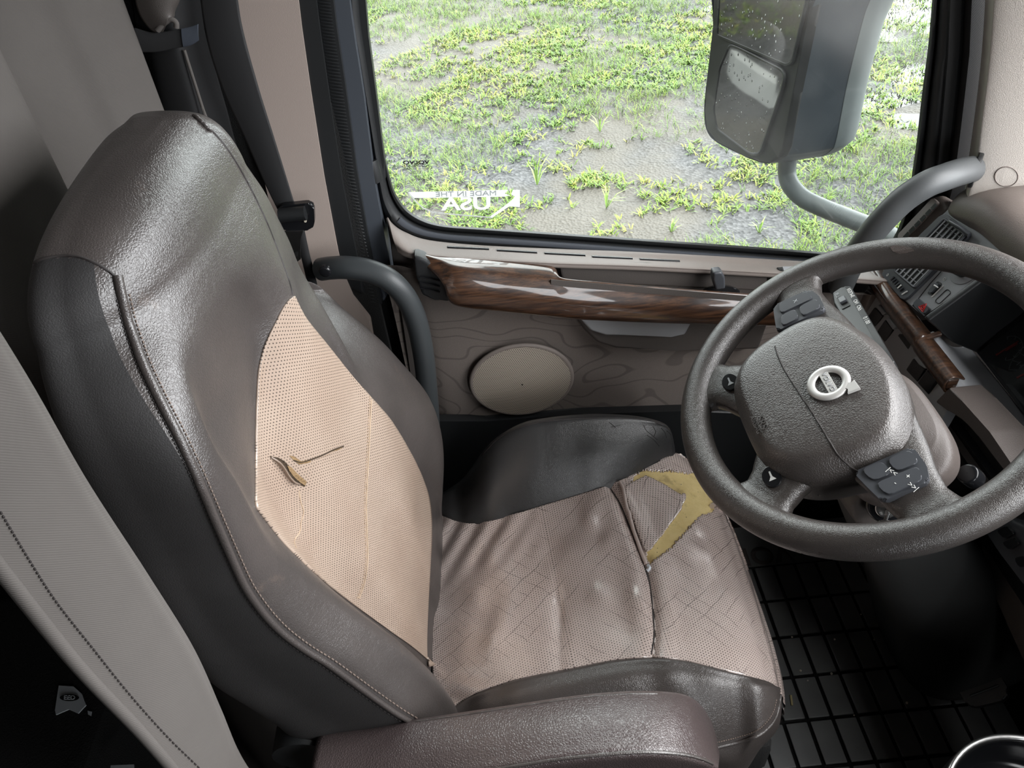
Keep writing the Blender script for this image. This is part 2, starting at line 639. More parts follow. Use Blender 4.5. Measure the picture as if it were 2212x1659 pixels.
def cr2(pts, n):
    return [(p.x, p.y) for p in cr([(a, b, 0) for a, b in pts], n)]


def resample(pts, n):
    """even arc-length samples of a polyline"""
    P = [V(p) for p in pts]
    s = [0.0]
    for a, b in zip(P, P[1:]):
        s.append(s[-1] + (b - a).length)
    out = []
    k = 0
    for i in range(n):
        t = s[-1] * i / (n - 1)
        while k < len(P) - 2 and s[k + 1] < t:
            k += 1
        f = (t - s[k]) / max(1e-9, s[k + 1] - s[k])
        out.append(P[k].lerp(P[k + 1], f))
    return out


def grid_faces(nr, nc, closed=False):
    f = []
    for i in range(nr - 1):
        for j in range(nc if closed else nc - 1):
            j2 = (j + 1) % nc
            f.append((i * nc + j, i * nc + j2, (i + 1) * nc + j2, (i + 1) * nc + j))
    return f


def loft(rows, nu, nv, closed=False):
    """rows of control points -> dense grid; nu along a row, nv across the rows"""
    A = [cr(r, nu, closed) for r in rows]
    cols = [cr([A[i][j] for i in range(len(A))], nv) for j in range(nu)]
    verts = [cols[j][i] for i in range(nv) for j in range(nu)]
    return verts, grid_faces(nv, nu, closed)


def capped(verts, faces, nv, nu):
    verts = list(verts)
    faces = list(faces)
    for r, flip in ((0, True), (nv - 1, False)):
        ring = [r * nu + j for j in range(nu)]
        c = sum((verts[k] for k in ring), V((0, 0, 0))) / nu
        verts.append(c)
        ci = len(verts) - 1
        for j in range(nu):
            a, b = ring[j], ring[(j + 1) % nu]
            faces.append((b, a, ci) if flip else (a, b, ci))
    return verts, faces


def tube_vf(path, r, seg=14, closed=False, squash=1.0, up=None):
    P = [V(p) for p in path]
    n = len(P)
    R = r if isinstance(r, (list, tuple)) else [r] * n
    verts = []
    prev = None
    for i in range(n):
        if closed:
            t = (P[(i + 1) % n] - P[i - 1]).normalized()
        else:
            t = (P[min(i + 1, n - 1)] - P[max(i - 1, 0)]).normalized()
        if up is not None:
            a = V(up) - t * V(up).dot(t)
        elif prev is None:
            a = V((0, 0, 1)) if abs(t.z) < 0.9 else V((1, 0, 0))
            a = a - t * a.dot(t)
        else:
            a = prev - t * prev.dot(t)
        a.normalize()
        prev = a
        b = t.cross(a)
        for k in range(seg):
            q = 2 * math.pi * k / seg
            verts.append(P[i] + a * (math.cos(q) * R[i]) + b * (math.sin(q) * R[i] * squash))
    faces = grid_faces(n, seg, True)
    if closed:
        for k in range(seg):
            faces.append(((n - 1) * seg + k, (n - 1) * seg + (k + 1) % seg, (k + 1) % seg, k))
    else:
        verts, faces = capped(verts, faces, n, seg)
    return verts, faces


def tube(name, path, r, mat, parent=None, seg=14, closed=False, squash=1.0, up=None):
    v, f = tube_vf(path, r, seg, closed, squash, up)
    return mesh(name, v, f, mat, parent, sharp=60)


def bm_prism(bm, pts, vec, bevel=0.0, segs=2, only_top=False):
    vec = V(vec)
    a = [bm.verts.new(V(p)) for p in pts]
    b = [bm.verts.new(V(p) + vec) for p in pts]
    n = len(pts)
    fs = [bm.faces.new(a[::-1]), bm.faces.new(b)]
    for i in range(n):
        fs.append(bm.faces.new((a[i], a[(i + 1) % n], b[(i + 1) % n], b[i])))
    if bevel:
        es = set()
        if only_top:
            es = set(fs[1].edges)
        else:
            for f in fs:
                es |= set(f.edges)
        bmesh.ops.bevel(bm, geom=list(es), offset=bevel, segments=segs, profile=0.5, affect='EDGES')


def prism(name, pts, vec, mat, parent=None, bevel=0.0, segs=2, only_top=False, sharp=40):
    bm = bmesh.new()
    bm_prism(bm, pts, vec, bevel, segs, only_top)
    return from_bm(name, bm, mat, parent, sharp=sharp)


def disc(name, c, axis, r, h, mat, parent=None, bev=.002, n=48):
    axis = V(axis).normalized()
    a = axis.orthogonal().normalized()
    b = axis.cross(a)
    prof_ = [(r, 0), (r, h - bev), (r - bev * .3, h - bev * .3), (r - bev, h), (r * .02, h)]
    verts = [V(c) + axis * z + (a * math.cos(2 * math.pi * k / n) + b * math.sin(2 * math.pi * k / n)) * q for q, z in prof_ for k in range(n)]
    return mesh(name, verts, grid_faces(len(prof_), n, True), mat, parent, sharp=50)


def box(name, lo, hi, mat, parent=None, bevel=0.004):
    lo, hi = V(lo), V(hi)
    return prism(name, [(lo.x, lo.y, lo.z), (hi.x, lo.y, lo.z), (hi.x, hi.y, lo.z), (lo.x, hi.y, lo.z)], (0, 0, hi.z - lo.z), mat, parent, bevel)


def rounded(pts, r, n=5):
    """round the corners of a planar polygon (3D points)"""
    P = [V(p) for p in pts]
    out = []
    m = len(P)
    for i in range(m):
        p, a, b = P[i], P[i - 1], P[(i + 1) % m]
        da, db = (a - p), (b - p)
        ra = min(r, da.length * 0.45)
        rb = min(r, db.length * 0.45)
        s, e = p + da.normalized() * ra, p + db.normalized() * rb
        for k in range(n):
            t = k / (n - 1)
            out.append((s * (1 - t) ** 2) + p * (2 * t * (1 - t)) + e * t * t)
    return out


def text(name, s, loc, xd, yd, size, mat, parent=None, depth=0.0006, mirror=False, bold=0.0, space=1.0, sx=1.0):
    cu = bpy.data.curves.new(name, 'FONT')
    cu.body = s
    cu.size = size
    cu.align_x = 'CENTER'
    cu.align_y = 'CENTER'
    cu.offset = bold
    cu.space_character = space
    cu.extrude = 0.0
    ob = bpy.data.objects.new('tmp', cu)
    COL.objects.link(ob)
    dg = bpy.context.evaluated_depsgraph_get()
    me = bpy.data.meshes.new_from_object(ob.evaluated_get(dg))
    bpy.data.objects.remove(ob)
    x, y = V(xd).normalized(), V(yd).normalized()
    if mirror:
        x = -x
    z = V(xd).normalized().cross(y)
    me.transform(Matrix(((x.x * sx, y.x, z.x, loc[0]), (x.y * sx, y.y, z.y, loc[1]), (x.z * sx, y.z, z.z, loc[2]), (0, 0, 0, 1))))
    if depth == 0:
        return link(name, me, mat, parent)
    bm = bmesh.new()
    bm.from_mesh(me)
    ret = bmesh.ops.extrude_face_region(bm, geom=bm.faces[:])
    bmesh.ops.translate(bm, verts=[g for g in ret['geom'] if isinstance(g, bmesh.types.BMVert)], vec=z * depth)
    bpy.data.meshes.remove(me)
    return from_bm(name, bm, mat, parent, smooth=False, weighted=False)


def bvh_of(verts, faces):
    return BVHTree.FromPolygons([tuple(v) for v in verts], faces)


def hit(bvh, px, py, off=0.0):
    d = ray(px, py).normalized()
    loc, nor, _, _ = bvh.ray_cast(CAM, d)
    if loc is None:
        return None
    if nor.dot(d) > 0:
        nor = -nor
    return loc + nor * off


def drape(bvh, left, right, nu, nv, off=0.003):
    """cloth laid on a surface between two edge curves given in the picture; returns verts, faces, uv (metres)"""
    Lc = resample([(a, b, 0) for a, b in left], nv)
    Rc = resample([(a, b, 0) for a, b in right], nv)
    g = []
    last = None
    for i in range(nv):
        row = []
        for j in range(nu):
            q = Lc[i].lerp(Rc[i], j / (nu - 1))
            p = hit(bvh, q.x, q.y, off)
            if p is None:
                p = last
            row.append(p)
            last = p
        g.append(row)
    # bridge jumps where a ray slipped past the body
    U = np.zeros((nv, nu, 2))
    mid = nu // 2
    acc = 0.0
    for i in range(nv):
        if i:
            acc += (g[i][mid] - g[i - 1][mid]).length
        U[i, mid] = (0, acc)
        for j in range(mid + 1, nu):
            U[i, j] = (U[i, j - 1, 0] + min(0.02, (g[i][j] - g[i][j - 1]).length), acc)
        for j in range(mid - 1, -1, -1):
            U[i, j] = (U[i, j + 1, 0] - min(0.02, (g[i][j] - g[i][j + 1]).length), acc)
    return [p for r in g for p in r], grid_faces(nv, nu), U.reshape(-1, 2)


def draped_path(bvh, px, n, off=0.001):
    out = []
    for q in resample([(p.x, p.y, 0) for p in cr([(a, b, 0) for a, b in px], max(60, n * 2))], n):
        h = hit(bvh, q.x, q.y, off)
        if h is not None:
            out.append(h)
    return out


def stitches(name, bvh, px, count, r, mat, parent, off=0.001, duty=0.6):
    """a row of short thread dashes following a seam"""
    P = draped_path(bvh, px, count * 3, off)
    V_, F_ = [], []
    for k in range(0, len(P) - 2, 3):
        a, b = P[k], P[k + 2]
        if (b - a).length > 0.03:
            continue
        v, f = tube_vf([a, a.lerp(b, 0.5), b], [r * 0.6, r, r * 0.6], 5)
        o = len(V_)
        V_ += v
        F_ += [tuple(i + o for i in q) for q in f]
    return mesh(name, V_, F_, mat, parent)


def inside(x, y, poly):
    c = False
    n = len(poly)
    for i in range(n):
        x1, y1 = poly[i]
        x2, y2 = poly[i - 1]
        if (y1 > y) != (y2 > y) and x < (x2 - x1) * (y - y1) / (y2 - y1) + x1:
            c = not c
    return c


def pix(p):
    v = V(p) - CAM
    z = v.dot(cF)
    return CXP + FPX * v.dot(cI) / z, CYP - FPX * v.dot(cJ) / z


def ext(pts, dy=330):
    """carry a picture line that starts above the frame further up, in its own direction"""
    (x0, y0), (x1, y1) = pts[0], pts[1]
    return [(x0 - (x1 - x0) / (y1 - y0) * dy, y0 - dy)] + list(pts)


def solidify(o, t, offset=-1):
    m = o.modifiers.new('thick', 'SOLIDIFY')
    m.thickness = t
    m.offset = offset
    return o


def interp(z, tab):
    return float(np.interp(z, [a for a, b in tab], [b for a, b in tab]))


# ================================================================== THE CAB SHELL
def slab(name, lo, hi, mat, label, bevel=0.0):
    o = box(name, lo, hi, mat, None, bevel)
    return prop(o, label, name.split('_')[0], kind='structure')


slab('floor', (-2.0, -1.15, -0.06), (1.25, 1.12, -0.004), 'carpet', 'dark carpeted cab floor under the seat and mat')
slab('ceiling', (-2.0, -1.15, 2.15), (0.80, 1.2, 2.2), 'headliner', 'grey headliner roof over the cab')
slab('wall_rear', (-2.06, -1.15, -0.06), (-2.0, 1.2, 2.2), 'headliner', 'rear wall of the sleeper behind the curtain')
# passenger side: low door, pillars, window opening narrowed to cut light on the seat
bm = bmesh.new()
for a, b in (((-2.0, -1.15, -0.06), (1.25, -1.10, 0.72)), ((-2.0, -1.15, 0.72), (-0.28, -1.10, 2.2)), ((-0.28, -1.15, 1.52), (1.0, -1.10, 2.2)), ((-0.28, -1.15, 0.72), (0.46, -1.10, 1.52)), ((0.86, -1.15, 0.72), (1.25, -1.10, 1.52))):
    bm_prism(bm, [(a[0], a[1], a[2]), (b[0], a[1], a[2]), (b[0], b[1], a[2]), (a[0], b[1], a[2])], (0, 0, b[2] - a[2]))
prop(from_bm('wall_right', bm, 'blackcloth', None), 'dark passenger side of the cab, its window opening narrowed to limit daylight', 'wall', kind='structure')
bm = bmesh.new()
for a, b in (((-2.0, 1.12, -0.06), (-0.30, 1.20, 2.2)), ((-0.30, 1.14, 1.62), (1.0, 1.20, 2.2)), ((-0.32, 1.158, -0.06), (-0.175, 1.20, 2.2)), ((0.86, 1.12, 0.5), (1.25, 1.20, 1.50)), ((0.9, 1.12, -0.06), (1.25, 1.20, 0.6))):
    bm_prism(bm, [(a[0], a[1], a[2]), (b[0], a[1], a[2]), (b[0], b[1], a[2]), (a[0], b[1], a[2])], (0, 0, b[2] - a[2]))
bm_prism(bm, [(-.32, 1.158, -.06), (.95, 1.158, -.06), (.95, 1.158, .56), (-.17, 1.158, .78)], (0, .04, 0))
prop(from_bm('wall_left', bm, 'blackplastic', None), 'driver side of the cab body around the door', 'wall', kind='structure')
# firewall, windscreen header and an added panel over half the windscreen
bm = bmesh.new()
bm_prism(bm, [(0.97, -1.15, -0.06), (1.25, -1.15, 0.75), (1.25, 1.2, 0.75), (0.97, 1.2, -0.06)], (0.04, 0, 0))
bm_prism(bm, [(0.80, -1.15, 1.75), (0.78, -1.15, 2.2), (0.78, 1.2, 2.2), (0.80, 1.2, 1.75)], (0.04, 0, 0))
bm_prism(bm, [(1.16, -1.15, .7), (.80, -1.15, 1.8), (.80, -.45, 1.8), (1.16, -.45, .7)], (.03, 0, 0))  # unseen blocker, added to keep daylight off the near side of the seat
prop(from_bm('wall_front', bm, 'recess', None), 'dark firewall and toe board, with added light blocker across the passenger half of the windscreen', 'wall', kind='structure')

# ---- B pillar trim (pale plastic) with the dark door-frame bands beside it
BP = [(470, -40), (640, -40), (652, 60), (672, 200), (700, 380), (726, 520), (737, 575), (760, 640), (800, 690), (815, 780), (700, 790), (610, 560), (550, 300)]
BP = [(430, -370), (590, -370)] + BP[1:]
prism('trim_1', [PY(a, b, 1.075) for a, b in BP], (0, 0.03, 0), 'bpillar', None, 0.004)
prop(bpy.data.objects['trim_1'], 'pale pinkish pillar trim behind the seat belt', 'pillar trim', kind='structure')


def band(name, left, right, y, depth, mat, parent, bevel=0.003):
    n = 18
    Lp = resample([(a, b, 0) for a, b in ext(left)], n)
    Rp = resample([(a, b, 0) for a, b in ext(right)], n)
    pts = [PY(p.x, p.y, y) for p in Lp] + [PY(p.x, p.y, y) for p in reversed(Rp)]
    return prism(name, pts, (0, depth, 0), mat, parent, bevel)


b1 = [(640, -40), (652, 60), (672, 200), (700, 380), (730, 530), (748, 620)]
b2 = [(678, -40), (690, 60), (710, 200), (737, 380), (768, 540), (790, 640)]
b3 = [(715, -40), (727, 60), (748, 200), (772, 380), (800, 540), (826, 660)]
b4 = [(750, -40), (762, 60), (785, 200), (810, 400), (838, 545), (850, 620)]
t = thing('trim_2', 'black ribbed weatherstrip standing between pillar trim and driver door', 'weatherstrip', PY(720, 300, 1.08), kind='structure')
band('outer_lip', b1, b2, 1.078, 0.05, 'rubber', t, 0.006)
band('ribbed_seal', b2, b3, 1.088, 0.05, 'rubber', t, 0.003)
# ribs across the seal
V_, F_ = [], []
for i in range(125):
    f = i / 124
    y0 = -240 + f * 890
    xl = np.interp(y0, [p[1] for p in ext(b2)], [p[0] for p in ext(b2)]) + 4
    xr = np.interp(y0, [p[1] for p in ext(b3)], [p[0] for p in ext(b3)]) - 6
    v, fc = tube_vf([PY(xl, y0, 1.087), PY((xl + xr) / 2, y0 + 2, 1.0855), PY(xr, y0 + 4, 1.087)], 0.0014, 5)
    o = len(V_)
    V_ += v
    F_ += [tuple(k + o for k in q) for q in fc]
mesh('seal_ribs', V_, F_, 'rubber', t)

# ================================================================== DRIVER DOOR
door = thing('door_1', 'driver door with walnut armrest, speaker grille and greige sill', 'door', (0.3, 1.1, 0.0), kind='structure')
DY = 1.072


def zs(x):
    return 0.822 - 0.176 * x


rows = []
sA = [(838, 470), (850, 486), (875, 502), (925, 519), (1034, 530), (1200, 538), (1400, 546), (1700, 563), (1830, 571), (1960, 580)]
sB = [(842, 486), (858, 504), (885, 520), (930, 532), (1034, 540), (1200, 549), (1400, 560), (1700, 576), (1830, 584), (1960, 594)]
sC = [(850, 520), (868, 534), (890, 543), (935, 549), (1034, 557), (1200, 566), (1400, 573), (1700, 589), (1830, 598), (1960, 608)]
sD = [(856, 536), (872, 546), (893, 551), (937, 555), (1034, 562), (1200, 571), (1400, 578), (1700, 594), (1830, 603), (1960, 613)]
for px_, ys_ in ((sA, [1.118] * 10), (sA, [1.102, 1.100] + [1.098] * 8), (sB, [1.086, 1.078] + [1.076] * 8), (sC, [1.060, 1.050] + [1.044] * 8), (sD, [1.056, 1.046] + [1.040] * 8)):
    rows.append([PY(a, b, y) for (a, b), y in zip(px_, ys_)])
rows.append([p + V((0, .006, -.010)) for p in rows[-1]])
rows.append([p + V((0, .05, -.002)) for p in rows[-1]])
sv, sf = loft(rows, 120, 40)
sill = mesh('door_sill', sv, sf, 'greige', door)
solidify(sill, 0.004, 1)
sill_bvh = bvh_of(sv, sf)
# inner door skin: recess wall below the sill, then cloth panel
rows = []
for z0, dy in ((None, -0.028), (0.70, 0.0), (0.60, 0.004), (0.50, 0.0), (0.40, 0.0), (0.30, 0.006), (0.20, 0.02), (0.05, 0.03)):
    r = []
    for x in (-0.20, -0.165, -0.13, -0.08, 0.0, 0.15, 0.3, 0.45, 0.6, 0.75, 0.92):
        z = zs(x) - 0.05 if z0 is None else (z0 - 0.10 * x)
        edge = 0.02 if x < -0.15 else (0.006 if x < -0.1 else 0.0)
        r.append((x, DY + dy + edge, z))
    rows.append(r)
pv, pf = loft(rows, 90, 80)
skin = mesh('door_cloth_panel', pv, pf, 'cloth', door)
skin_bvh = bvh_of(pv, pf)
# dark lower kick area and rear edge of the door
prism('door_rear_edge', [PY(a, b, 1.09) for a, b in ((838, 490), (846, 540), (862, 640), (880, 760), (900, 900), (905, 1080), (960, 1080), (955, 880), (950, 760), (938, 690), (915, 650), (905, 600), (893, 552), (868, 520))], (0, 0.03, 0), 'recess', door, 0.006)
prism('kick_panel', [PY(a, b, 1.052) for a, b in ((900, 905), (1050, 915), (1250, 895), (1480, 888), (1800, 900), (1800, 1300), (900, 1300))], (0, 0.02, 0), 'blackplastic', door, 0.006)
# tray recess: dark inner wall and floor
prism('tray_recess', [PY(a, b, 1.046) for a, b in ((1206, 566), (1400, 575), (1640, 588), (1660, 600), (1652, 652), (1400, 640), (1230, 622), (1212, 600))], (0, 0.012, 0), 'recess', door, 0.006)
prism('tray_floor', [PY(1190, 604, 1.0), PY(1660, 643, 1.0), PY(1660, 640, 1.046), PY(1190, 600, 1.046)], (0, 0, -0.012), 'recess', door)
# slots
for k, (a, b) in enumerate((((966, 534.5), (1056, 538.5)), ((1073, 541), (1160, 546)), ((1176, 547.5), (1264, 552)), ((1279, 555), (1366, 559)), ((1382, 560.5), (1468, 565)))):
    P = draped_path(sill_bvh, [(a[0], a[1]), ((a[0] + b[0]) / 2, (a[1] + b[1]) / 2), (b[0], b[1])], 9, 0.0006)
    tube('vent_slot', P, 0.0034, 'gloss', door, 8, False, 0.35, up=(0, 1, 0))
# walnut armrest
back = [(893, 552), (940, 556), (1000, 559), (1100, 566), (1180, 573), (1196, 582), (1212, 604), (1300, 613), (1450, 626), (1640, 640), (1720, 646)]
bY = [1.046] * 5 + [1.04, 1.012] + [1.008] * 4
crest = [(905, 556), (950, 575), (990, 590), (1090, 604), (1180, 613), (1200, 615), (1225, 618), (1300, 625), (1450, 637), (1640, 650), (1720, 655)]
low = [(966, 592), (968, 620), (985, 655), (1080, 668), (1170, 677), (1190, 679), (1240, 684), (1300, 688), (1450, 694), (1640, 698), (1720, 700)]
row0 = [PY(p[0], p[1], y) for p, y in zip(back, bY)]
row1 = [PY(p[0], p[1], 1.004 + (0.036 if i == 0 else 0.018 if i == 1 else 0)) for i, p in enumerate(crest)]
row3 = [PY(p[0], p[1], 1.004 + (0.02 if i == 0 else 0)) for i, p in enumerate(low)]
row2 = [a.lerp(b, 0.45) + V((0, -0.010, 0)) for a, b in zip(row1, row3)]
row05 = [a.lerp(b, 0.62) + V((0, 0, 0.004)) for a, b in zip(row0, row1)]
row4 = [p + V((0, 0.045, -0.004)) for p in row3]
av, af = loft([row0, row05, row1, row2, row3, row4], 120, 50)
arm_w = mesh('walnut_armrest', av, af, 'wood', door, sharp=0)
solidify(arm_w, 0.004, -1)
prism('armrest_end_cap', [PY(a, b, 1.022) for a, b in ((893, 553), (915, 560), (955, 585), (966, 605), (972, 655), (940, 648), (912, 640), (898, 600))], (0, 0.03, 0), 'blackplastic', door, 0.006)
for dyp in (0, 12, 24):
    tube('end_cap_rib', [PY(907, 598 + dyp, 1.0195), PY(930, 602 + dyp, 1.0195), PY(950, 607 + dyp, 1.0195)], 0.0016, 'gloss', door, 6)
# pull pocket below the armrest
pp = [(1243, 686), (1262, 716), (1290, 742), (1330, 755), (1450, 758), (1640, 757), (1660, 700)]
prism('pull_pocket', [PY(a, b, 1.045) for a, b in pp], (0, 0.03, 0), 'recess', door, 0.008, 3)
prism('pocket_lip', [PY(a, b, 1.034) for a, b in ((1252, 690), (1275, 716), (1310, 727), (1450, 728), (1480, 726), (1497, 694))], (0, 0.014, 0), 'greyplastic', door, 0.006, 3)
# speaker
sc_, sh, sw = PY(1127, 822, 1.060), 0.0, 0.0
ax = (PY(1237, 822, 1.060) - sc_).length
az = (PY(1127, 744, 1.060) - sc_).length
ring, disk = [], []
for k in range(72):
    q = 2 * math.pi * k / 72
    # the grille is a shallow dome tipped with the panel
    ring.append((sc_.x + ax * 0.965 * math.cos(q), sc_.y, sc_.z + az * 0.965 * math.sin(q)))
tube('speaker_ring', ring, 0.0055, 'greige', door, 10, True, 0.7)
rws = []
for s in (1.0, 0.8, 0.55, 0.3, 0.02):
    rws.append([V((sc_.x + ax * 0.95 * s * math.cos(2 * math.pi * k / 72), sc_.y - 0.004 - 0.008 * (1 - s * s), sc_.z + az * 0.95 * s * math.sin(2 * math.pi * k / 72))) for k in range(72)])
mesh('speaker_grille', [p for r in rws for p in r], grid_faces(5, 72, True), 'grille', door)
# door lever in the tray and window switch panel
hp = PY(1556, 622, 1.03)
base_pts = [PY(1556 + 40 * math.cos(q), 628 + 13 * math.sin(q), 1.034) for q in np.linspace(0, 2 * math.pi, 20)[:-1]]
lb = prism('lever_base', base_pts, (0, -0.010, 0.004), 'gloss', door, 0.003)
prism('door_lever', [PY(a, b, 1.010) for a, b in ((1541, 590), (1560, 588), (1567, 600), (1568, 625), (1546, 628), (1540, 606))], (0, 0.02, 0), 'btn', door, 0.004, 3)
prism('window_switch_plate', [hit(sill_bvh, a, b, 0.001) for a, b in ((1676, 580), (1720, 578), (1760, 583), (1750, 602), (1690, 600))], (0, -0.004, 0.004), 'gloss', door, 0.001)
prism('window_switch', [hit(sill_bvh, a, b, 0.005) for a, b in ((1686, 583), (1716, 582), (1722, 598), (1694, 597))], (0, -0.004, 0.004), 'greyplastic', door, 0.001)

# ================================================================== DOOR WINDOW
win = thing('window_1', 'driver side door window with black rubber seal', 'window', (0.28, 1.14, 0.8), kind='structure')
inner = [(786, -60), (792, 40), (802, 120), (815, 215), (829, 320), (842, 380), (856, 420), (880, 452), (915, 474), (960, 486), (1040, 492), (1200, 503), (1400, 517), (1600, 531), (1760, 543), (1850, 550), (1895, 547), (1925, 520), (1945, 480), (1962, 420), (1978, 320), (1992, 200), (2006, 90), (2020, -60)]
outer = [(748, -60), (756, 40), (770, 120), (786, 215), (804, 320), (815, 395), (826, 448), (850, 490), (890, 514), (950, 527), (1040, 535), (1200, 546), (1400, 562), (1600, 577), (1760, 588), (1850, 596), (1930, 600), (1985, 570), (2010, 500), (2020, 420), (2034, 320), (2046, 200), (2056, 90), (2064, -60)]
inner = ext(ext(inner[::-1])[::-1]) if False else [(768, -390)] + inner + [(2062, -390)]
outer = [(718, -390)] + outer + [(2102, -390)]
N_ = 170
ip = cr2(inner, N_)
op = cr2(outer, N_)


def mixp(t):
    return [((1 - t) * a[0] + t * b[0], (1 - t) * a[1] + t * b[1]) for a, b in zip(ip, op)]


rr = []
for t_, y in ((0.0, 1.152), (0.0, 1.140), (0.10, 1.132), (0.22, 1.132), (0.30, 1.140), (0.40, 1.128), (0.62, 1.120), (0.80, 1.118), (1.0, 1.124), (1.02, 1.15)):
    rr.append([PY(a, b, y) for a, b in mixp(t_)])
v = [p for r in rr for p in r]
mesh('window_seal', v, grid_faces(len(rr), N_), 'rubber', win, sharp=50)
# painted metal strip along the lower seal
strip = []
for t_, y in ((0.45, 1.1235), (0.50, 1.1195), (0.68, 1.1170), (0.74, 1.1175)):
    strip.append([PY(a, b, y) for a, b in mixp(t_)][54:124])
mesh('sill_strip', [p for r in strip for p in r], grid_faces(4, 70), 'sealgrey', win)
gp = [PY(a, b, 1.146) for a, b in ((770, -80), (800, 200), (830, 400), (870, 480), (960, 505), (1900, 570), (1960, 480), (2040, -80))]
gtop = [(p.x, p.y, p.z) for p in gp]
top_z = 1.62
gv = [gtop[0], gtop[1], gtop[2], gtop[3], gtop[4], gtop[5], gtop[6], gtop[7], (gtop[7][0] - 0.03, 1.146, top_z), (gtop[0][0] + 0.03, 1.146, top_z)]
pane = prism('window_pane', gv, (0, 0.004, 0), 'glass', win)
# side frame between seal and weatherstrip (slate painted)
band('door_frame', b3, b4, 1.100, 0.05, 'sealgrey', win, 0.008)
band('window_channel', [(756, -40), (768, 80), (784, 200), (800, 330), (812, 395)], [(786, -40), (796, 80), (812, 200), (828, 330), (836, 390)], 1.128, 0.02, 'rubber', win, 0.006)
tube('channel_clip', [PY(797, 347, 1.118), PY(803, 366, 1.116), PY(808, 388, 1.118)], 0.014, 'rubber', win, 10)
# A-pillar side of the window: dark ribbed bands
c0 = [(2056, -60), (2048, 120), (2036, 260), (2022, 400), (1990, 480), (1950, 560)]
c1 = [(2080, -60), (2072, 120), (2058, 260), (2042, 400), (2010, 480), (1975, 560)]
c2 = [(2102, -60), (2094, 120), (2078, 260), (2060, 400), (2040, 470), (2010, 560)]
c3 = [(2140, -60), (2128, 120), (2112, 260), (2098, 360), (2080, 420), (2050, 560)]
band('pillar_seal', c0, c1, 1.112, 0.04, 'rubber', win, 0.004)
band('pillar_gap', c1, c2, 1.118, 0.04, 'blackplastic', win, 0.003)
band('ribbed_pillar_strip', c2, c3, 1.098, 0.05, 'blackcloth', win, 0.004)
# A-pillar trim, pale grained plastic, with its round plug
ap = thing('trim_3', 'pale grained windscreen pillar trim with a round plug', 'pillar trim', PY(2170, 300, 1.0), kind='structure')
c3m = [(a - 8, b) for a, b in c3]
rows = []
for l, y in ((c3m[0:4] + [(2088, 400), (2060, 470)], 1.085), ([(2146, -60), (2134, 120), (2117, 260), (2104, 360), (2094, 400), (2070, 480)], 1.045), ([(2165, -60), (2150, 120), (2135, 260), (2124, 360), (2112, 410), (2090, 490)], 1.03),
             ([(2260, -60), (2250, 120), (2240, 260), (2230, 360), (2220, 420), (2200, 510)], 1.0), ([(2420, -60), (2420, 120), (2420, 260), (2420, 360), (2420, 460), (2420, 560)], 0.96)):
    rows.append([PY(a, b, y) for a, b in ext(l)])
tv, tf = loft(rows, 50, 50)
o = mesh('pillar_cover', tv, tf, 'pillar', ap)
solidify(o, 0.004, -1)
ap_bvh = bvh_of(tv, tf)
pc = [hit(ap_bvh, 2174 + 25 * math.cos(q), 381 + 21 * math.sin(q), 0.0005) for q in np.linspace(0, 2 * math.pi, 40)[:-1]]
tube('plug_rim', pc, 0.0008, 'taupeplastic', ap, 6, True)
pc2 = [p.lerp(sum(pc, V((0, 0, 0))) / len(pc), 0.05) for p in pc]
mesh('plug', pc2, [tuple(range(len(pc2)))], 'pillar', ap, smooth=False)


# ================================================================== DRIVER SEAT
seat = thing('driver_seat', 'worn dark brown leather driver seat with torn tan perforated cushion and armrest', 'seat', (0.1, 0.66, 0.0))


def feat(px, y):
    """picture curve with a lateral position (constant or per point) -> table (z, x, y) sorted by height"""
    ys = y if isinstance(y, (list, tuple)) else [y] * len(px)
    t = sorted((PY(a, b, yy) for (a, b), yy in zip(px, ys)), key=lambda p: p.z)
    return [(p.z, p.x, p.y) for p in t]


def at_z(tab, z):
    zz = [t[0] for t in tab]
    return float(np.interp(z, zz, [t[1] for t in tab])), float(np.interp(z, zz, [t[2] for t in tab]))


f_edge = feat([(629, 1589), (535, 1525), (430, 1457), (362, 1359), (300, 1261), (217, 1142), (155, 1059), (90, 950), (45, 800), (35, 650), (60, 520), (120, 375), (220, 282)], [.40, .40, .40, .40, .40, .40, .40, .405, .43, .46, .53, .58, .625])
f_pip = feat([(880, 1555), (800, 1500), (705, 1431), (615, 1370), (550, 1298), (517, 1240), (481, 1139), (427, 1059), (380, 934), (325, 825), (289, 735), (264, 645), (253, 598)], [.40] * 9 + [.405, .415, .435, .455])
f_crest = feat([(985, 1530), (950, 1470), (880, 1400), (790, 1335), (690, 1260), (600, 1170), (546, 1086), (506, 1006), (434, 898), (376, 753), (322, 655)], [.46] * 9 + [.47, .485])
f_far = feat([(942, 1050), (946, 973), (946, 928), (936, 878), (914, 826), (862, 763), (810, 706), (760, 666), (708, 634), (676, 616)], .915)
f_head = feat([(640, 590), (610, 500), (560, 400), (500, 310), (465, 274)], [.80, .785, .765, .745, .73])
f_insfar = feat([(928, 1090), (910, 1030), (880, 970), (840, 905), (790, 850), (740, 790), (700, 740)], [.82, .79, .765, .74, .72, .70, .685])
f_insnear = feat([(553, 1000), (555, 880), (558, 800), (575, 740), (600, 690)], [.53, .56, .585, .615, .64])
T_center = [(.30, -.165), (.45, -.170), (.55, -.180), (.65, -.193), (.765, -.204), (.93, -.213), (1.03, -.221), (1.10, -.232), (1.16, -.250), (1.20, -.270), (1.225, -.292), (1.238, -.322)]
T_back = [(.30, -.34), (.6, -.372), (.9, -.380), (1.1, -.368), (1.15, -.358), (1.238, -.345)]


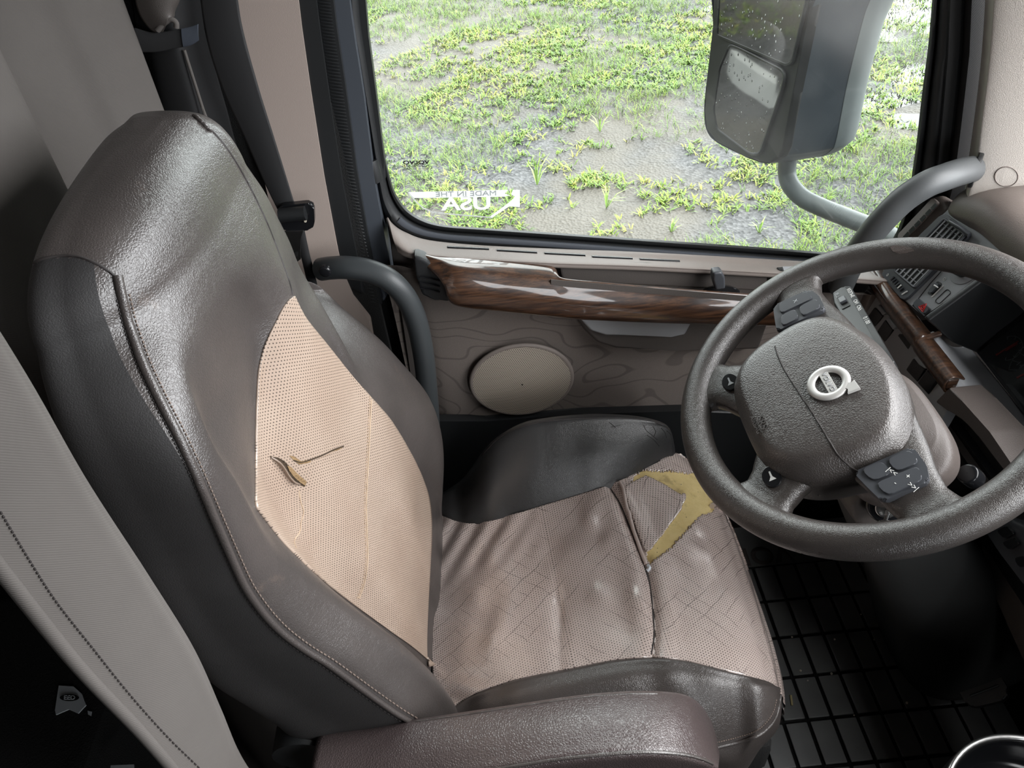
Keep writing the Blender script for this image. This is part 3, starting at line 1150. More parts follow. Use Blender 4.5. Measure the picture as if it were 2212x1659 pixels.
def ring_at(z):
    P = []
    xc = interp(z, T_center)
    xb = interp(z, T_back)
    xe, ye = at_z(f_edge, z)
    xp, yp = at_z(f_pip, z)
    xk, yk = at_z(f_crest, z)
    xb = min(xb, xe - 0.012)
    P.append((xb, .66))
    eg = min(1.0, max(0.0, (z - .98) / .12))
    xe, ye = xe + .010 * eg, ye + .006 * eg
    P.append((xb + .006, max(.49, ye + .085)))
    P.append((xe, ye))
    P.append(((xe + xp) / 2, min(ye, yp) - .006))
    P.append((xp, yp))
    P.append(((xp + xk) / 2 + .012, (yp + yk) / 2))
    P.append((xk, yk))
    hw = min(1.0, max(0.0, (z - 1.03) / .12))
    hw = hw * hw * (3 - 2 * hw)
    xn = interp(z, [(.30, -.16), (.45, -.185), (.55, -.215), (.70, -.255), (.80, -.278)]) if z < .84 else at_z(f_insnear, z)[0]
    xn = interp(z, [(.30, -.16), (.45, -.185), (.55, -.215), (.70, -.252), (.80, -.270), (.86, -.274), (.92, -.270), (.98, -.261), (1.04, -.254), (1.10, -.256), (1.16, -.27), (1.24, -.30)])
    yn = interp(z, [(.30, .52), (.9, .53), (1.0, .575), (1.08, .60), (1.24, .61)])
    if z > 1.0:
        pass
    P.append((xn, yn))
    P.append(((xn * .42 + xc * .58), (yn + .66) / 2))
    P.append((xc, .66))
    if hw > 0:                                                          # head section: rounded front and near side
        for k in range(3, 9):
            t = (k - 2) / 7 * math.pi / 2
            qx_ = xe + (xc - xe) * math.sin(t) ** .85
            qy_ = .66 - (.66 - ye) * math.cos(t) ** .85
            P[k] = (P[k][0] * (1 - hw) + qx_ * hw, P[k][1] * (1 - hw) + qy_ * hw)
    w = min(1.0, max(0.0, (z - .93) / .08))
    x11a, y11a = at_z(f_insfar, min(z, .93))
    x11a = interp(z, [(.30, -.150), (.50, -.154)]) if z < .5 else x11a
    xh, yh = at_z(f_head, max(z, .97))
    P.append(((xc + (x11a * (1 - w) + (xh + .012) * w)) / 2 + .002, .70))
    P.append((x11a * (1 - w) + (xh + .014) * w, max(y11a, .735) * (1 - w) + (yh - .03) * w))
    xf, yf = at_z(f_far, min(z, .90))
    v_ = min(1.0, max(0.0, (z - .87) / .09))
    x12, y12 = xf + .010, .845
    P.append((x12 * (1 - v_) + (xh - .005) * v_, y12 * (1 - v_) + yh * v_))
    P.append(((xf - .012) * (1 - v_) + (xh - .05) * v_, yf * (1 - v_) + (yh + .015) * v_))
    P.append((-.27 * (1 - v_) + -.345 * v_, .925 * (1 - v_) + (yh + .012) * v_))
    P.append((xb + .012, .84 * (1 - v_) + (yh - .03) * v_))
    return [V((a, b, z)) for a, b in P]


levels = [.30, .36, .42, .48, .54, .60, .66, .72, .78, .84, .88, .92, .96, 1.0, 1.04, 1.08, 1.11, 1.135, 1.15]
rows = [ring_at(z) for z in levels]
last = rows[-1]
cen = V((-.310, .660, 1.15))
for s, dz in ((.98, .014), (.935, .030), (.855, .045), (.73, .057), (.53, .0665), (.28, .072)):
    rows.append([cen + (p - cen) * s + V((0, 0, dz)) for p in last])
NU, NV = 176, 190
bv, bf = loft(rows, NU, NV, True)
bv, bf = capped(bv, bf, NV, NU)
back_bvh = bvh_of(bv, bf)
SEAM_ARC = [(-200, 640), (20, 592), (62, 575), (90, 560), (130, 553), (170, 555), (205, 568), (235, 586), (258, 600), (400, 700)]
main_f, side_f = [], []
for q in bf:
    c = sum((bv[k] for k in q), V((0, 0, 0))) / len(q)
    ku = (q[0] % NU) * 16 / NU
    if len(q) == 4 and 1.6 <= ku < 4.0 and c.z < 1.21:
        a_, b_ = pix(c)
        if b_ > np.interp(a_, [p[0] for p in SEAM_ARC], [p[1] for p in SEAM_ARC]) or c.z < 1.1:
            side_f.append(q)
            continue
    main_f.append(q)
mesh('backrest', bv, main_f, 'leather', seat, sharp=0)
prop(mesh('backrest_side_panel', bv, side_f, 'shadedleather', seat, sharp=0), 'side panel of the backrest, its brown darkened to paint in shade')

# tan perforated insert lying on the backrest
L_edge = [(632, 640), (615, 662), (598, 694), (582, 726), (570, 756), (560, 800), (556, 860), (554, 930), (553, 1000), (549, 1050), (546, 1090), (560, 1118), (600, 1172), (640, 1214), (690, 1260), (740, 1300), (790, 1337), (840, 1373), (880, 1402), (920, 1440)]
R_edge = [(634, 641), (648, 670), (664, 696), (700, 740), (740, 789), (790, 848), (815, 876), (840, 905), (862, 938), (882, 972), (898, 1002), (912, 1034), (924, 1070), (930, 1110), (931, 1160), (928, 1220), (924, 1290), (921, 1350), (920, 1400), (922, 1440)]
iv, ifc, iuv = drape(back_bvh, [(p[0] + (0 if i < 2 else float(np.interp(p[1], [1000, 1130, 1400, 1480], [-3, 8, 10, 20]))), p[1] - float(np.interp(p[1], [1100, 1200], [0, 4]))) for i, p in enumerate(cr2(L_edge, 120))], cr2(R_edge, 120), 90, 190, 0.0022)
ins = mesh('backrest_insert', iv, ifc, 'tan', seat, uv=iuv, sharp=0)
solidify(ins, 0.003, 1)
ins_bvh = bvh_of(iv, ifc)
# stitched seam down the insert, edge seams, tear
seam = [(803, 856), (800, 900), (797, 960), (794, 1020), (791, 1080), (792, 1140), (794, 1200), (790, 1245), (782, 1275), (775, 1293)]
tube('insert_seam', draped_path(ins_bvh, seam, 60, 0.0004), 0.0009, 'creamthread', seat, 6)
stitches('insert_stitching', ins_bvh, [(a - 4, b) for a, b in seam], 60, 0.0007, 'creamthread', seat, 0.0006)
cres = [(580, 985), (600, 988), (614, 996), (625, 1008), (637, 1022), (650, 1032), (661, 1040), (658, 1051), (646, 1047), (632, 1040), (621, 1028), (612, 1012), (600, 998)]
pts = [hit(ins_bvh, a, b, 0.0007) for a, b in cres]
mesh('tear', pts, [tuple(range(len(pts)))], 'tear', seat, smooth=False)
cres2 = [(618, 1004), (627, 1008), (639, 1021), (651, 1031), (661, 1040), (657, 1048), (645, 1040), (632, 1028), (623, 1016)]
pts = [hit(ins_bvh, a, b, 0.0016) for a, b in cres2]
mesh('torn_foam', pts, [tuple(range(len(pts)))], 'tornfoam', seat, smooth=False)
fray = [(624, 984), (634, 985), (641, 990), (650, 996), (662, 994), (690, 985), (720, 973), (742, 963), (738, 968), (700, 986), (664, 1000), (646, 1003), (634, 994)]
pts = [hit(ins_bvh, a, b, 0.0006) for a, b in fray]
mesh('fray', pts, [tuple(range(len(pts)))], 'tornfoam', seat, smooth=False)
# curled leather lip along the lower side of the tear
lip = [(584, 988), (598, 998), (609, 1012), (618, 1026), (630, 1039), (646, 1047)]
P0 = [hit(ins_bvh, a, b, 0.0005) for a, b in lip]
P1 = [hit(ins_bvh, a + 3, b - 2, 0.0035 if 0 < i < 5 else 0.001) for i, (a, b) in enumerate(lip)]
P2 = [hit(ins_bvh, a + 1, b + 1, 0.0050 if 0 < i < 5 else 0.001) for i, (a, b) in enumerate(lip)]
v, f = loft([P0, P1, P2], 24, 6)
solidify(mesh('tear_lip', v, f, 'tan', seat, uv=[(0.5, 0.5)] * len(v)), 0.0008, 1)
tube('slit', draped_path(ins_bvh, [(634, 994), (652, 998), (690, 986), (720, 972), (742, 964)], 30, 0.0), 0.0010, 'tear', seat, 6)
tube('slit', draped_path(ins_bvh, [(646, 1060), (650, 1085), (656, 1105), (650, 1130), (648, 1148), (636, 1168), (640, 1184)], 30, 0.0), 0.0007, 'creamthread', seat, 6)
# piping and twin rows of stitching round the near side panel
pip = [(253, 596), (262, 640), (274, 690), (289, 735), (305, 780), (325, 825), (352, 880), (380, 934), (416, 1010), (452, 1093), (481, 1160), (505, 1215), (527, 1262), (550, 1298), (580, 1336), (615, 1370), (660, 1403), (705, 1431), (752, 1465), (800, 1500), (850, 1535), (884, 1556)]
tube('side_piping', draped_path(back_bvh, pip, 90, 0.0012), 0.0036, 'leather', seat, 10)
tube('piping_groove', draped_path(back_bvh, [(a + 7, b - 2) for a, b in pip], 90, -0.0006), 0.0022, 'darkthread', seat, 8)
stitches('side_stitching', back_bvh, [(a + 17, b - 5) for a, b in pip[1:]], 120, 0.0009, 'thread', seat, 0.0004)
stitches('side_stitching', back_bvh, [(a - 10, b + 7) for a, b in pip[1:]], 120, 0.0009, 'darkthread', seat, 0.0004)
tube('shoulder_seam', draped_path(back_bvh, [(62, 575), (90, 560), (130, 553), (170, 555), (205, 568), (235, 586), (258, 606)], 50, 0.0), 0.0012, 'darkthread', seat, 6)
tube('head_seam', draped_path(back_bvh, [(425, 252), (452, 276), (490, 320), (530, 385), (572, 470), (600, 540), (624, 606), (632, 636)], 60, -0.0002), 0.0012, 'darkthread', seat, 6)
for dx, dy in ((0, 0), (9, 8), (17, 15), (25, 24)):
    tube('head_tuck', [p for p in (hit(back_bvh, 418 + dx, 250 + dy, .0), hit(back_bvh, 424 + dx, 256 + dy, .002), hit(back_bvh, 431 + dx, 259 + dy, .0)) if p], 0.0018, 'leather', seat, 6)

# ------------------------------------------------------------------ cushion core
prof = [(-.20, .360), (-.15, .378), (-.10, .405), (-.05, .428), (0, .442), (.06, .451), (.12, .456), (.18, .458), (.24, .455), (.29, .444), (.325, .425), (.352, .392), (.368, .35), (.372, .31), (.366, .26), (.352, .21)]
wr = np.random.default_rng(3)
bumps = [(wr.uniform(-.1, .3), wr.uniform(.52, .82), wr.uniform(.012, .030), wr.uniform(-.0035, .0045)) for _ in range(34)] + [(wr.uniform(.0, .30), wr.uniform(.56, .84), wr.uniform(.010, .022), wr.uniform(-.004, .005)) for _ in range(26)]


G_TAB = sorted((lambda p: (p.y, p.x))(PZ(a, b, .452)) for a, b in ((1300, 1020), (1313, 1050), (1338, 1089), (1356, 1130), (1376, 1178), (1397, 1231), (1405, 1270), (1411, 1320), (1414, 1370), (1410, 1420), (1405, 1470)))


def groove_x(y):
    return interp(y, G_TAB)


def core_pt(s, y, i):
    x, z = s.x, s.z
    e = (y - .67) / .24
    if x > .05:
        x -= .034 * e ** 4 * min(1, (x - .05) / .2)
    top = max(0.0, min(1.0, (z - .36) / .05)) if x > .25 else 1.0
    z += .012 * e * e * top - .004 * top
    if z > .33:
        g = math.exp(-((x - groove_x(y)) / .007) ** 2) * (.75 + .25 * math.sin(y * 9))
        z -= .0085 * g
        z += .0035 * math.exp(-((x - groove_x(y) - .02) / .014) ** 2) + .0035 * math.exp(-((x - groove_x(y) + .02) / .014) ** 2)
        g2 = math.exp(-((x - .018 - .022 * math.sin((y - .45) * 7)) / .010) ** 2) * max(0, 1 - abs(y - .60) / .13)
        z -= .006 * g2
        for bx, by, br, bh in bumps:
            d = ((x - bx) / br) ** 2 + ((y - by) / (br * 1.6)) ** 2
            if d < 6:
                z += bh * math.exp(-d)
        if x < 0.0 and y < .56:                                          # gathered folds at the near rear corner
            z += .004 * math.sin((x * .7 + y) * 130) * max(0, (.56 - y) / .1) * max(0, -x / .1)
        if x < .03 and y > .70:
            z += .0028 * math.sin((x * .8 - y * .6) * 150) * max(0, min(1, (y - .70) / .08)) * max(0, min(1, (.03 - x) / .06))
    else:
        z += .0
    if x > .30:                                                          # fine pull creases over the front edge
        x += .0012 * math.sin(z * 210 + y * 9) * min(1, (x - .30) / .04)
    return V((x, y, z))


S = cr([(a, 0, b) for a, b in prof], 210)
Ys = np.linspace(.43, .915, 190)
cv = [core_pt(s, y, i) for i, s in enumerate(S) for y in Ys]
cf = grid_faces(len(S), len(Ys))
core_bvh = bvh_of(cv, cf)
NEAR_LIM = [(-.20, .50), (.0, .500), (.10, .497), (.20, .487), (.28, .475), (.34, .468), (.40, .468)]
FAR_LIM = [(-.20, .83), (.0, .828), (.10, .84), (.20, .865), (.28, .893), (.34, .90), (.40, .90)]
cv3 = [core_pt(s, interp(s.x, NEAR_LIM) + (interp(s.x, FAR_LIM) - interp(s.x, NEAR_LIM)) * j / 189, i) for i, s in enumerate(S) for j in range(190)]
mesh('cushion_core', cv3, cf, 'leather_black', seat, sharp=0)
prism('seat_base', [(-.24, .46, .05), (.30, .46, .05), (.33, .46, .24), (-.24, .46, .24)], (0, .42, 0), 'blackplastic', seat, 0.02)
prism('seat_pan', [(-.30, .425, .22), (.335, .425, .22), (.335, .91, .22), (-.30, .91, .22)], (0, 0, .10), 'carpet', seat, 0.02)

near_seam = [(981, 1528), (1010, 1509), (1042, 1494), (1080, 1481), (1119, 1469), (1180, 1456), (1234, 1446), (1311, 1430), (1355, 1425), (1399, 1422), (1440, 1424), (1484, 1430), (1530, 1441), (1580, 1454), (1625, 1465), (1660, 1476), (1680, 1490)]
far_seam = [(934, 1098), (950, 1110), (970, 1121), (995, 1129), (1020, 1132), (1060, 1127), (1100, 1116), (1150, 1101), (1200, 1086), (1250, 1071), (1300, 1055), (1350, 1035), (1400, 1011), (1440, 990), (1480, 972), (1512, 964), (1545, 975)]
front_edge_far, front_edge_near = (1545, 1100), (1684, 1492)
# taupe insert: from the rear gap to under the front nose, between the two seams
LN = cr2([(945, 1548)] + near_seam, 120)
RF = cr2([(905, 1085)] + far_seam, 120)
nu_, nv_ = 200, 260
kv, kf, kuv = drape(core_bvh, LN, RF, nu_, nv_, 0.0035)
# front fall of the insert (over the nose)
front_px = [(1680, 1490), (1676, 1440), (1662, 1370), (1642, 1282), (1612, 1212), (1577, 1150), (1548, 1098), (1545, 1040), (1545, 975)]
foam_poly = [(1362, 1048), (1372, 1026), (1385, 1014), (1412, 1017), (1434, 1018), (1450, 1013), (1452, 1017), (1470, 1019), (1488, 1022), (1502, 1018), (1520, 1030), (1534, 1060), (1548, 1090), (1546, 1100), (1534, 1110), (1516, 1112), (1508, 1120), (1500, 1128), (1476, 1154), (1460, 1172), (1448, 1184), (1440, 1190), (1424, 1202), (1410, 1212), (1404, 1220), (1400, 1214), (1396, 1196), (1384, 1150), (1370, 1096), (1360, 1062)]
keep = []
pxs = [pix(p) for p in kv]
for q in kf:
    mx_ = sum(pxs[k][0] for k in q) / 4
    my_ = sum(pxs[k][1] for k in q) / 4
    big = max((kv[q[0]] - kv[q[2]]).length, (kv[q[1]] - kv[q[3]]).length) > 0.03
    if big or inside(mx_ + 2.2 * math.sin(mx_ * .9), my_ + 2.2 * math.cos(mx_ * 1.3), foam_poly):
        continue
    keep.append(q)
cush = mesh('cushion_insert', kv, keep, 'taupe', seat, uv=kuv, sharp=0)
solidify(cush, 0.0035, 1)
cush_bvh = bvh_of(kv, kf)
# nose: continues over the front, built from the core grid itself
i0 = min(i for i, s in enumerate(S) if s.x > .27)
nv2, nf2, nuv2 = [], [], []
idx = {}
hidden_core = []
for i in range(i0, len(S)):
    for j, y in enumerate(Ys):
        if y < .472 or y > .895:
            continue
        p = cv[i * len(Ys) + j]
        idx[(i, j)] = len(nv2)
        n = V((1, 0, .25)) if i > i0 + 30 else V((.3, 0, 1))
        a = cv[min(i + 1, len(S) - 1) * len(Ys) + j] - cv[max(i - 1, 0) * len(Ys) + j]
        n = V((0, 1, 0)).cross(a).normalized()
        if n.z < 0 and n.x < 0:
            n = -n
        nv2.append(p + n * 0.0030)
        nuv2.append((y, (i - i0) * 0.0021))
for (i, j), k in idx.items():
    if (i + 1, j + 1) in idx and (i, j + 1) in idx and (i + 1, j) in idx:
        q = (k, idx[(i, j + 1)], idx[(i + 1, j + 1)], idx[(i + 1, j)])
        c = pix(sum((nv2[w] for w in q), V((0, 0, 0))) / 4)
        if inside(c[0], c[1], foam_poly):
            continue
        nf2.append(q)
mesh('cushion_nose', nv2, nf2, 'taupe', seat, uv=nuv2, sharp=0)
# exposed foam
fl = [(1350, 1064), (1362, 1100), (1378, 1152), (1392, 1198), (1402, 1222)]
frr = [(1386, 1012), (1470, 1014), (1524, 1024), (1556, 1080), (1556, 1110)]
fv, ff = [], []
gx, gy = 70, 70
for b in range(gy):
    for a in range(gx):
        qx, qy = 1340 + 225 * a / (gx - 1), 1004 + 226 * b / (gy - 1)
        p = hit(core_bvh, qx, qy, 0.0012 + 0.0012 * math.sin(qx * .11) * math.cos(qy * .09))
        fv.append(p if p else V((.25, .8, .4)))
fp = [(p[0] + (7 if p[0] > 1400 else -7), p[1] + (6 if p[1] > 1060 else -6)) for p in foam_poly]
for q in grid_faces(gy, gx):
    c = [pix(fv[k]) for k in q]
    mx_, my_ = sum(k[0] for k in c) / 4, sum(k[1] for k in c) / 4
    if inside(mx_, my_, fp):
        ff.append(q)
prop(mesh('foam', fv, ff, 'foam', seat, sharp=0), 'yellow foam showing through the tear')
# loose leather flap standing over the foam
flap = [(1351, 1050), (1374, 1037), (1395, 1027), (1412, 1034), (1432, 1044), (1450, 1055), (1462, 1063), (1472, 1068), (1478, 1064), (1483, 1069), (1481, 1079), (1474, 1090), (1473, 1098), (1462, 1113), (1450, 1128), (1437, 1146), (1424, 1163), (1412, 1178), (1404, 1188), (1397, 1190), (1390, 1182), (1381, 1160), (1370, 1128), (1359, 1092), (1351, 1066)]
gv2, gf2, guv = [], [], []
gx = gy = 84
for b in range(gy):
    for a in range(gx):
        qx, qy = 1350 + 138 * a / (gx - 1), 1022 + 172 * b / (gy - 1)
        lift = 0.0045 + 0.004 * max(0, (qx - 1400) / 80) ** 2 + .004 * max(0, (1375 - qx + (qy - 1060) * .25) / 25)
        p = hit(core_bvh, qx, qy, lift)
        gv2.append(p if p else V((.25, .8, .4)))
        guv.append((gv2[-1].x * .9 + gv2[-1].y * .3, gv2[-1].y))
for q in grid_faces(gy, gx):
    c = [pix(gv2[k]) for k in q]
    mx_, my_ = sum(k[0] for k in c) / 4, sum(k[1] for k in c) / 4
    if inside(mx_, my_, flap):
        gf2.append(q)
solidify(prop(mesh('leather_flap', gv2, gf2, 'taupe', seat, uv=guv, sharp=0), 'loose torn leather flap over the foam'), 0.0022, 1)
# seam welt beside the flap and cross seam of the cushion
welt = [(1340, 1046), (1348, 1062), (1358, 1096), (1370, 1136), (1382, 1172), (1392, 1200), (1400, 1222)]
tube('seam_welt', draped_path(core_bvh, welt, 40, 0.006), 0.0034, 'taupe', seat, 8)
cross = [(1316, 1052), (1336, 1082), (1352, 1118), (1368, 1160), (1384, 1202), (1396, 1236), (1405, 1270), (1410, 1320), (1413, 1370), (1409, 1400), (1406, 1420)]
tube('cross_seam', draped_path(cush_bvh, cross, 60, -0.0004), 0.0014, 'darkthread', seat, 6)
tube('loose_thread', draped_path(cush_bvh, [(1400, 1222), (1404, 1228), (1398, 1234)], 8, 0.001), 0.003, 'paper', seat, 6)
tube('torn_strip', draped_path(core_bvh, [(1533, 1098), (1540, 1092), (1548, 1094), (1552, 1106)], 10, 0.006), 0.005, 'taupe', seat, 6)

# ------------------------------------------------------------------ cushion bolsters
def bolster(name, stations, mat):
    rows = [[V(p) for p in st] for st in stations]
    v, f = loft(rows, 96, 130, True)
    v, f = capped(v, f, 130, 96)
    return mesh(name, v, f, mat, seat, sharp=0), bvh_of(v, f)


st = []
far_top = [(-.160, .372), (-.13, .392), (-.105, .415), (-.085, .45), (-.05, .502), (0, .541), (.07, .551), (.143, .547), (.215, .534), (.269, .506), (.30, .470), (.318, .44)]
for qx, qy in far_seam[0:16]:
    s = hit(core_bvh, qx, qy, 0.0)
    if s is None:
        continue
    x = min(s.x, .322)
    t_ = interp(x, far_top)
    h = max(.004, t_ - s.z)
    k = min(1, max(.15, (x + .17) / .07)) * min(1, max(.1, (.34 - x) / .05))
    yo = .925
    st.append([(x, s.y - .004, s.z - .03), (x, s.y, s.z + .001), (x, s.y + (yo - s.y) * .33, s.z + h * .42 + .012 * k), (x, s.y + (yo - s.y) * .70, s.z + h * .80 + .008 * k),
               (x, yo - .006, t_ + .000), (x, yo + .018, t_ - .022), (x, yo + .026, t_ - .08), (x, yo + .012, t_ - .16), (x, yo - .04, t_ - .18), (x, s.y, s.z - .11)])
e = st[-1]
m_ = sum((V(p) for p in e), V((0, 0, 0))) / len(e)
st.append([tuple(m_ + (V(p) - m_) * .80 + V((.012, 0, -.004))) for p in e])
st.append([tuple(m_ + (V(p) - m_) * .40 + V((.020, 0, -.008))) for p in e])
fo_, farb = bolster('cushion_bolster', st, 'leather_black')
prop(fo_, 'near black leather cushion bolster beside the door')
tube('bolster_seam', draped_path(farb, [(1040, 985), (1080, 945), (1130, 921), (1200, 908), (1290, 903), (1390, 906), (1430, 918)], 60, 0.0), 0.0011, 'darkthread', seat, 6)
# worn cracks on the far bolster
for pl in ([(1316, 912), (1324, 918), (1330, 924)], [(1320, 922), (1332, 920), (1340, 918)], [(1390, 918), (1396, 930), (1408, 940), (1420, 950)], [(1410, 920), (1416, 932), (1412, 944)], [(1428, 924), (1436, 934), (1440, 946)], [(1398, 940), (1412, 950), (1424, 964)], [(1440, 930), (1450, 940)]):
    P = draped_path(farb, pl, 10, 0.0)
    if len(P) > 3:
        tube('crack', P, 0.0006, 'blackprint', seat, 5)

st = []
pip_front = {14: (1638, 1588), 15: (1676, 1546), 16: (1685, 1500)}
for k, (qx, qy) in enumerate(near_seam):
    s = hit(core_bvh, qx, qy, 0.0)
    if s is None:
        continue
    x = min(s.x, .27)
    if k in pip_front:
        p = PY(*pip_front[k], {14: .415, 15: .435, 16: .462}[k])
    else:
        p = V((x, .402, interp(x, [(-.15, .36), (-.05, .385), (.10, .385), (.21, .365), (.28, .345)])))
    c = s.lerp(p, .45)
    up = .034 * min(1, max(.12, (x + .14) / .10)) * (1 if k < 13 else {13: .95, 14: .8, 15: .6, 16: .35}[k])
    o = V((.010 if k > 12 else 0, 0, 0))
    st.append([s + V((0, .012, -.05)), s + V((0, 0, .0015)), s.lerp(p, .14) + V((0, 0, up * .62)), s.lerp(p, .34) + V((0, 0, up)), s.lerp(p, .62) + V((0, 0, up * .9)), s.lerp(p, .86) + V((0, 0, up * .5)), p,
               p + V((0, .000, -.05)) + o, p + V((-.004, .012, -.10)), p + V((-.01, .05, -.13))])
_, nearb = bolster('cushion_bolster', st, 'leather')
npip = [(1480, 1632), (1553, 1613), (1600, 1601), (1638, 1588), (1662, 1568), (1676, 1546), (1683, 1520), (1685, 1500)]
tube('bolster_piping', draped_path(nearb, npip, 40, 0.0004), 0.0026, 'leather', seat, 8)
stitches('bolster_stitching', nearb, [(a - 6, b - 9) for a, b in npip[1:-1]], 34, 0.0008, 'thread', seat, 0.0004)

# ------------------------------------------------------------------ armrest
at_ = [(690, 1583), (800, 1570), (900, 1556), (1000, 1541), (1100, 1526), (1200, 1511), (1280, 1501), (1350, 1496), (1400, 1495), (1445, 1497), (1480, 1503), (1510, 1520), (1532, 1550), (1545, 1585), (1552, 1622)]
an_ = [(668, 1732), (760, 1722), (860, 1706), (960, 1688), (1060, 1668), (1140, 1653), (1220, 1641), (1290, 1633), (1350, 1628), (1400, 1626), (1445, 1628), (1485, 1634), (1518, 1642), (1540, 1650), (1552, 1656)]
st = []
for k, (a, b) in enumerate(zip(at_, an_)):
    p = PY(a[0], a[1], .398)
    q = PY(b[0], b[1], .318)
    th = .085 if k < 12 else (.085, .06, .035)[k - 12]
    mid = p.lerp(q, .5) + V((0, 0, .010))
    st.append([p + V((0, .006, -.02)), p, p.lerp(q, .22) + V((0, 0, .008)), mid, p.lerp(q, .8) + V((0, 0, .006)), q, q + V((0, -.003, -.02)), q + V((0, .004, -th)), p.lerp(q, .5) + V((0, 0, -th - .015)), p + V((0, -.002, -th))])
v, f = loft(st, 84, 120, True)
v, f = capped(v, f, 120, 84)
arm = mesh('armrest', v, f, 'armleather', seat, sharp=0)
arm_bvh = bvh_of(v, f)
tube('armrest_piping', draped_path(arm_bvh, [(900, 1559), (1000, 1545), (1100, 1530), (1200, 1515), (1280, 1505), (1350, 1500), (1420, 1499)], 50, 0.0), 0.0013, 'leather', arm, 6)
tube('armrest_piping', draped_path(arm_bvh, [(1060, 1664), (1140, 1650), (1220, 1638), (1290, 1631), (1350, 1626), (1400, 1624), (1445, 1626), (1485, 1631), (1518, 1640), (1540, 1650)], 50, 0.0004), 0.0018, 'leather', arm, 6)
tube('armrest_pivot', [(-.30, .385, .55), (-.30, .43, .55)], .035, 'blackplastic', arm, 20)


# ================================================================== STEERING WHEEL
WT, WW = .5, .12
wn = V((-math.sin(WT) * math.cos(WW), -math.sin(WW) * math.sin(WT), math.cos(WT)))
wup = V((math.cos(WT), 0, math.sin(WT)))
wup = (wup - wn * wup.dot(wn)).normalized()
wrt = wup.cross(wn)
WC = V((.4335, .66, .819))


def W(a, b, h=0.0):
    return WC + wrt * a + wup * b + wn * h


def WPX(px, py, h=0.0):
    return PN(px, py, WC + wn * h, wn)


def wab(px, py, h=0.0):
    p = WPX(px, py, h) - WC
    return p.dot(wrt), p.dot(wup)


wheel = thing('steering_wheel', 'dark brown leather grained steering wheel with airbag hub and oval control buttons', 'steering wheel', WC)
R_, r_ = .2146, .0208
path = [W(R_ * math.cos(q), R_ * math.sin(q)) for q in np.linspace(0, 2 * math.pi, 181)[:-1]]
tube('rim', path, r_, 'rubberwheel', wheel, 28, True, 1.0, up=wn)
rim_v, rim_f = tube_vf(path, r_, 28, True, 1.0, wn)
rim_bvh = bvh_of(rim_v, rim_f)
wp = [hit(rim_bvh, a, b, .0005) for a, b in ((1922, 534), (1934, 530), (1952, 532), (1972, 537), (1975, 542), (1960, 546), (1944, 549), (1930, 544))]
mesh('worn_patch', wp, [tuple(range(len(wp)))], 'shroud', wheel, smooth=False)


def spoke(path, hw, th, cen):
    """arm blending from hub into rim: centre line in wheel coordinates, half widths, half thickness, height"""
    C_ = cr([(a, b, 0) for a, b in path], 30)
    n = len(C_)
    rows = []
    for i, p in enumerate(C_):
        t = C_[min(i + 1, n - 1)] - C_[max(i - 1, 0)]
        t.normalize()
        q = V((-t.y, t.x, 0))
        f = i / (n - 1)
        w = interp(f, hw)
        h_ = interp(f, th)
        c0 = interp(f, cen)
        row = []
        for k in range(28):
            g = 2 * math.pi * k / 28
            cs, sn_ = math.cos(g), math.sin(g)
            u_ = math.copysign(abs(cs) ** .6, cs) * w
            v_ = math.copysign(abs(sn_) ** .8, sn_) * h_
            row.append(W(p.x + q.x * u_, p.y + q.y * u_, c0 + v_))
        rows.append(row)
    v, f = loft(rows, 56, 60, True)
    v, f = capped(v, f, 60, 56)
    return mesh('spoke', v, f, 'rubberwheel', wheel, sharp=0)


for s in (-1, 1):
    spoke([(s * .06, -.020), (s * .12, -.016), (s * .16, -.013), (s * .19, -.008), (s * .210, -.004)], [(0, .055), (.4, .036), (.65, .030), (.85, .034), (.94, .044), (1, .062)], [(0, .016), (.8, .016), (1, .014)], [(0, -.004), (.7, -.004), (1, 0)])
    spoke([(s * .05, -.100), (s * .080, -.136), (s * .096, -.158), (s * .110, -.184)], [(0, .052), (.4, .036), (.62, .034), (.85, .042), (1, .066)], [(0, .016), (.75, .015), (1, .014)], [(0, -.006), (.7, -.006), (1, 0)])
# hub: back shell, airbag cover
hub = [(0, .046), (.045, .042), (.090, .026), (.118, .004), (.126, -.030), (.122, -.066), (.112, -.104), (.092, -.132), (.060, -.148), (0, -.152), (-.060, -.148), (-.092, -.132), (-.112, -.104), (-.122, -.066), (-.126, -.030), (-.118, .004), (-.090, .026), (-.045, .042)]
hc = (0, -.052)


def hub_ring(s, h, sharpen=0):
    return [W(hc[0] + (a - hc[0]) * s, hc[1] + (b - hc[1]) * s, h) for a, b in hub]


vv, fv_ = loft([hub_ring(.80, -.055), hub_ring(.95, -.045), hub_ring(.985, -.02), hub_ring(.985, 0.0), hub_ring(.95, .004)], 120, 24, True)
vv, fv_ = capped(vv, fv_, 24, 120)
mesh('hub_shell', vv, fv_, 'rubberwheel', wheel, sharp=50)
rows = [hub_ring(.985, -.004), hub_ring(.985, .004), hub_ring(.965, .012), hub_ring(.90, .026), hub_ring(.84, .034), hub_ring(.76, .038), hub_ring(.5, .041), hub_ring(.2, .042), hub_ring(.02, .042)]
cv_, cf_ = loft(rows, 144, 50, True)
cv_, cf_ = capped(cv_, cf_, 50, 144)
mesh('airbag_cover', cv_, cf_, 'airbag', wheel, sharp=0)
hub_bvh = bvh_of(cv_, cf_)
tube('cover_seam', draped_path(hub_bvh, [(1674, 748), (1680, 768), (1695, 800), (1730, 855), (1760, 900), (1790, 950), (1812, 985), (1840, 1010), (1866, 1024)], 60, 0.0), .0011, 'darkthread', wheel, 6)
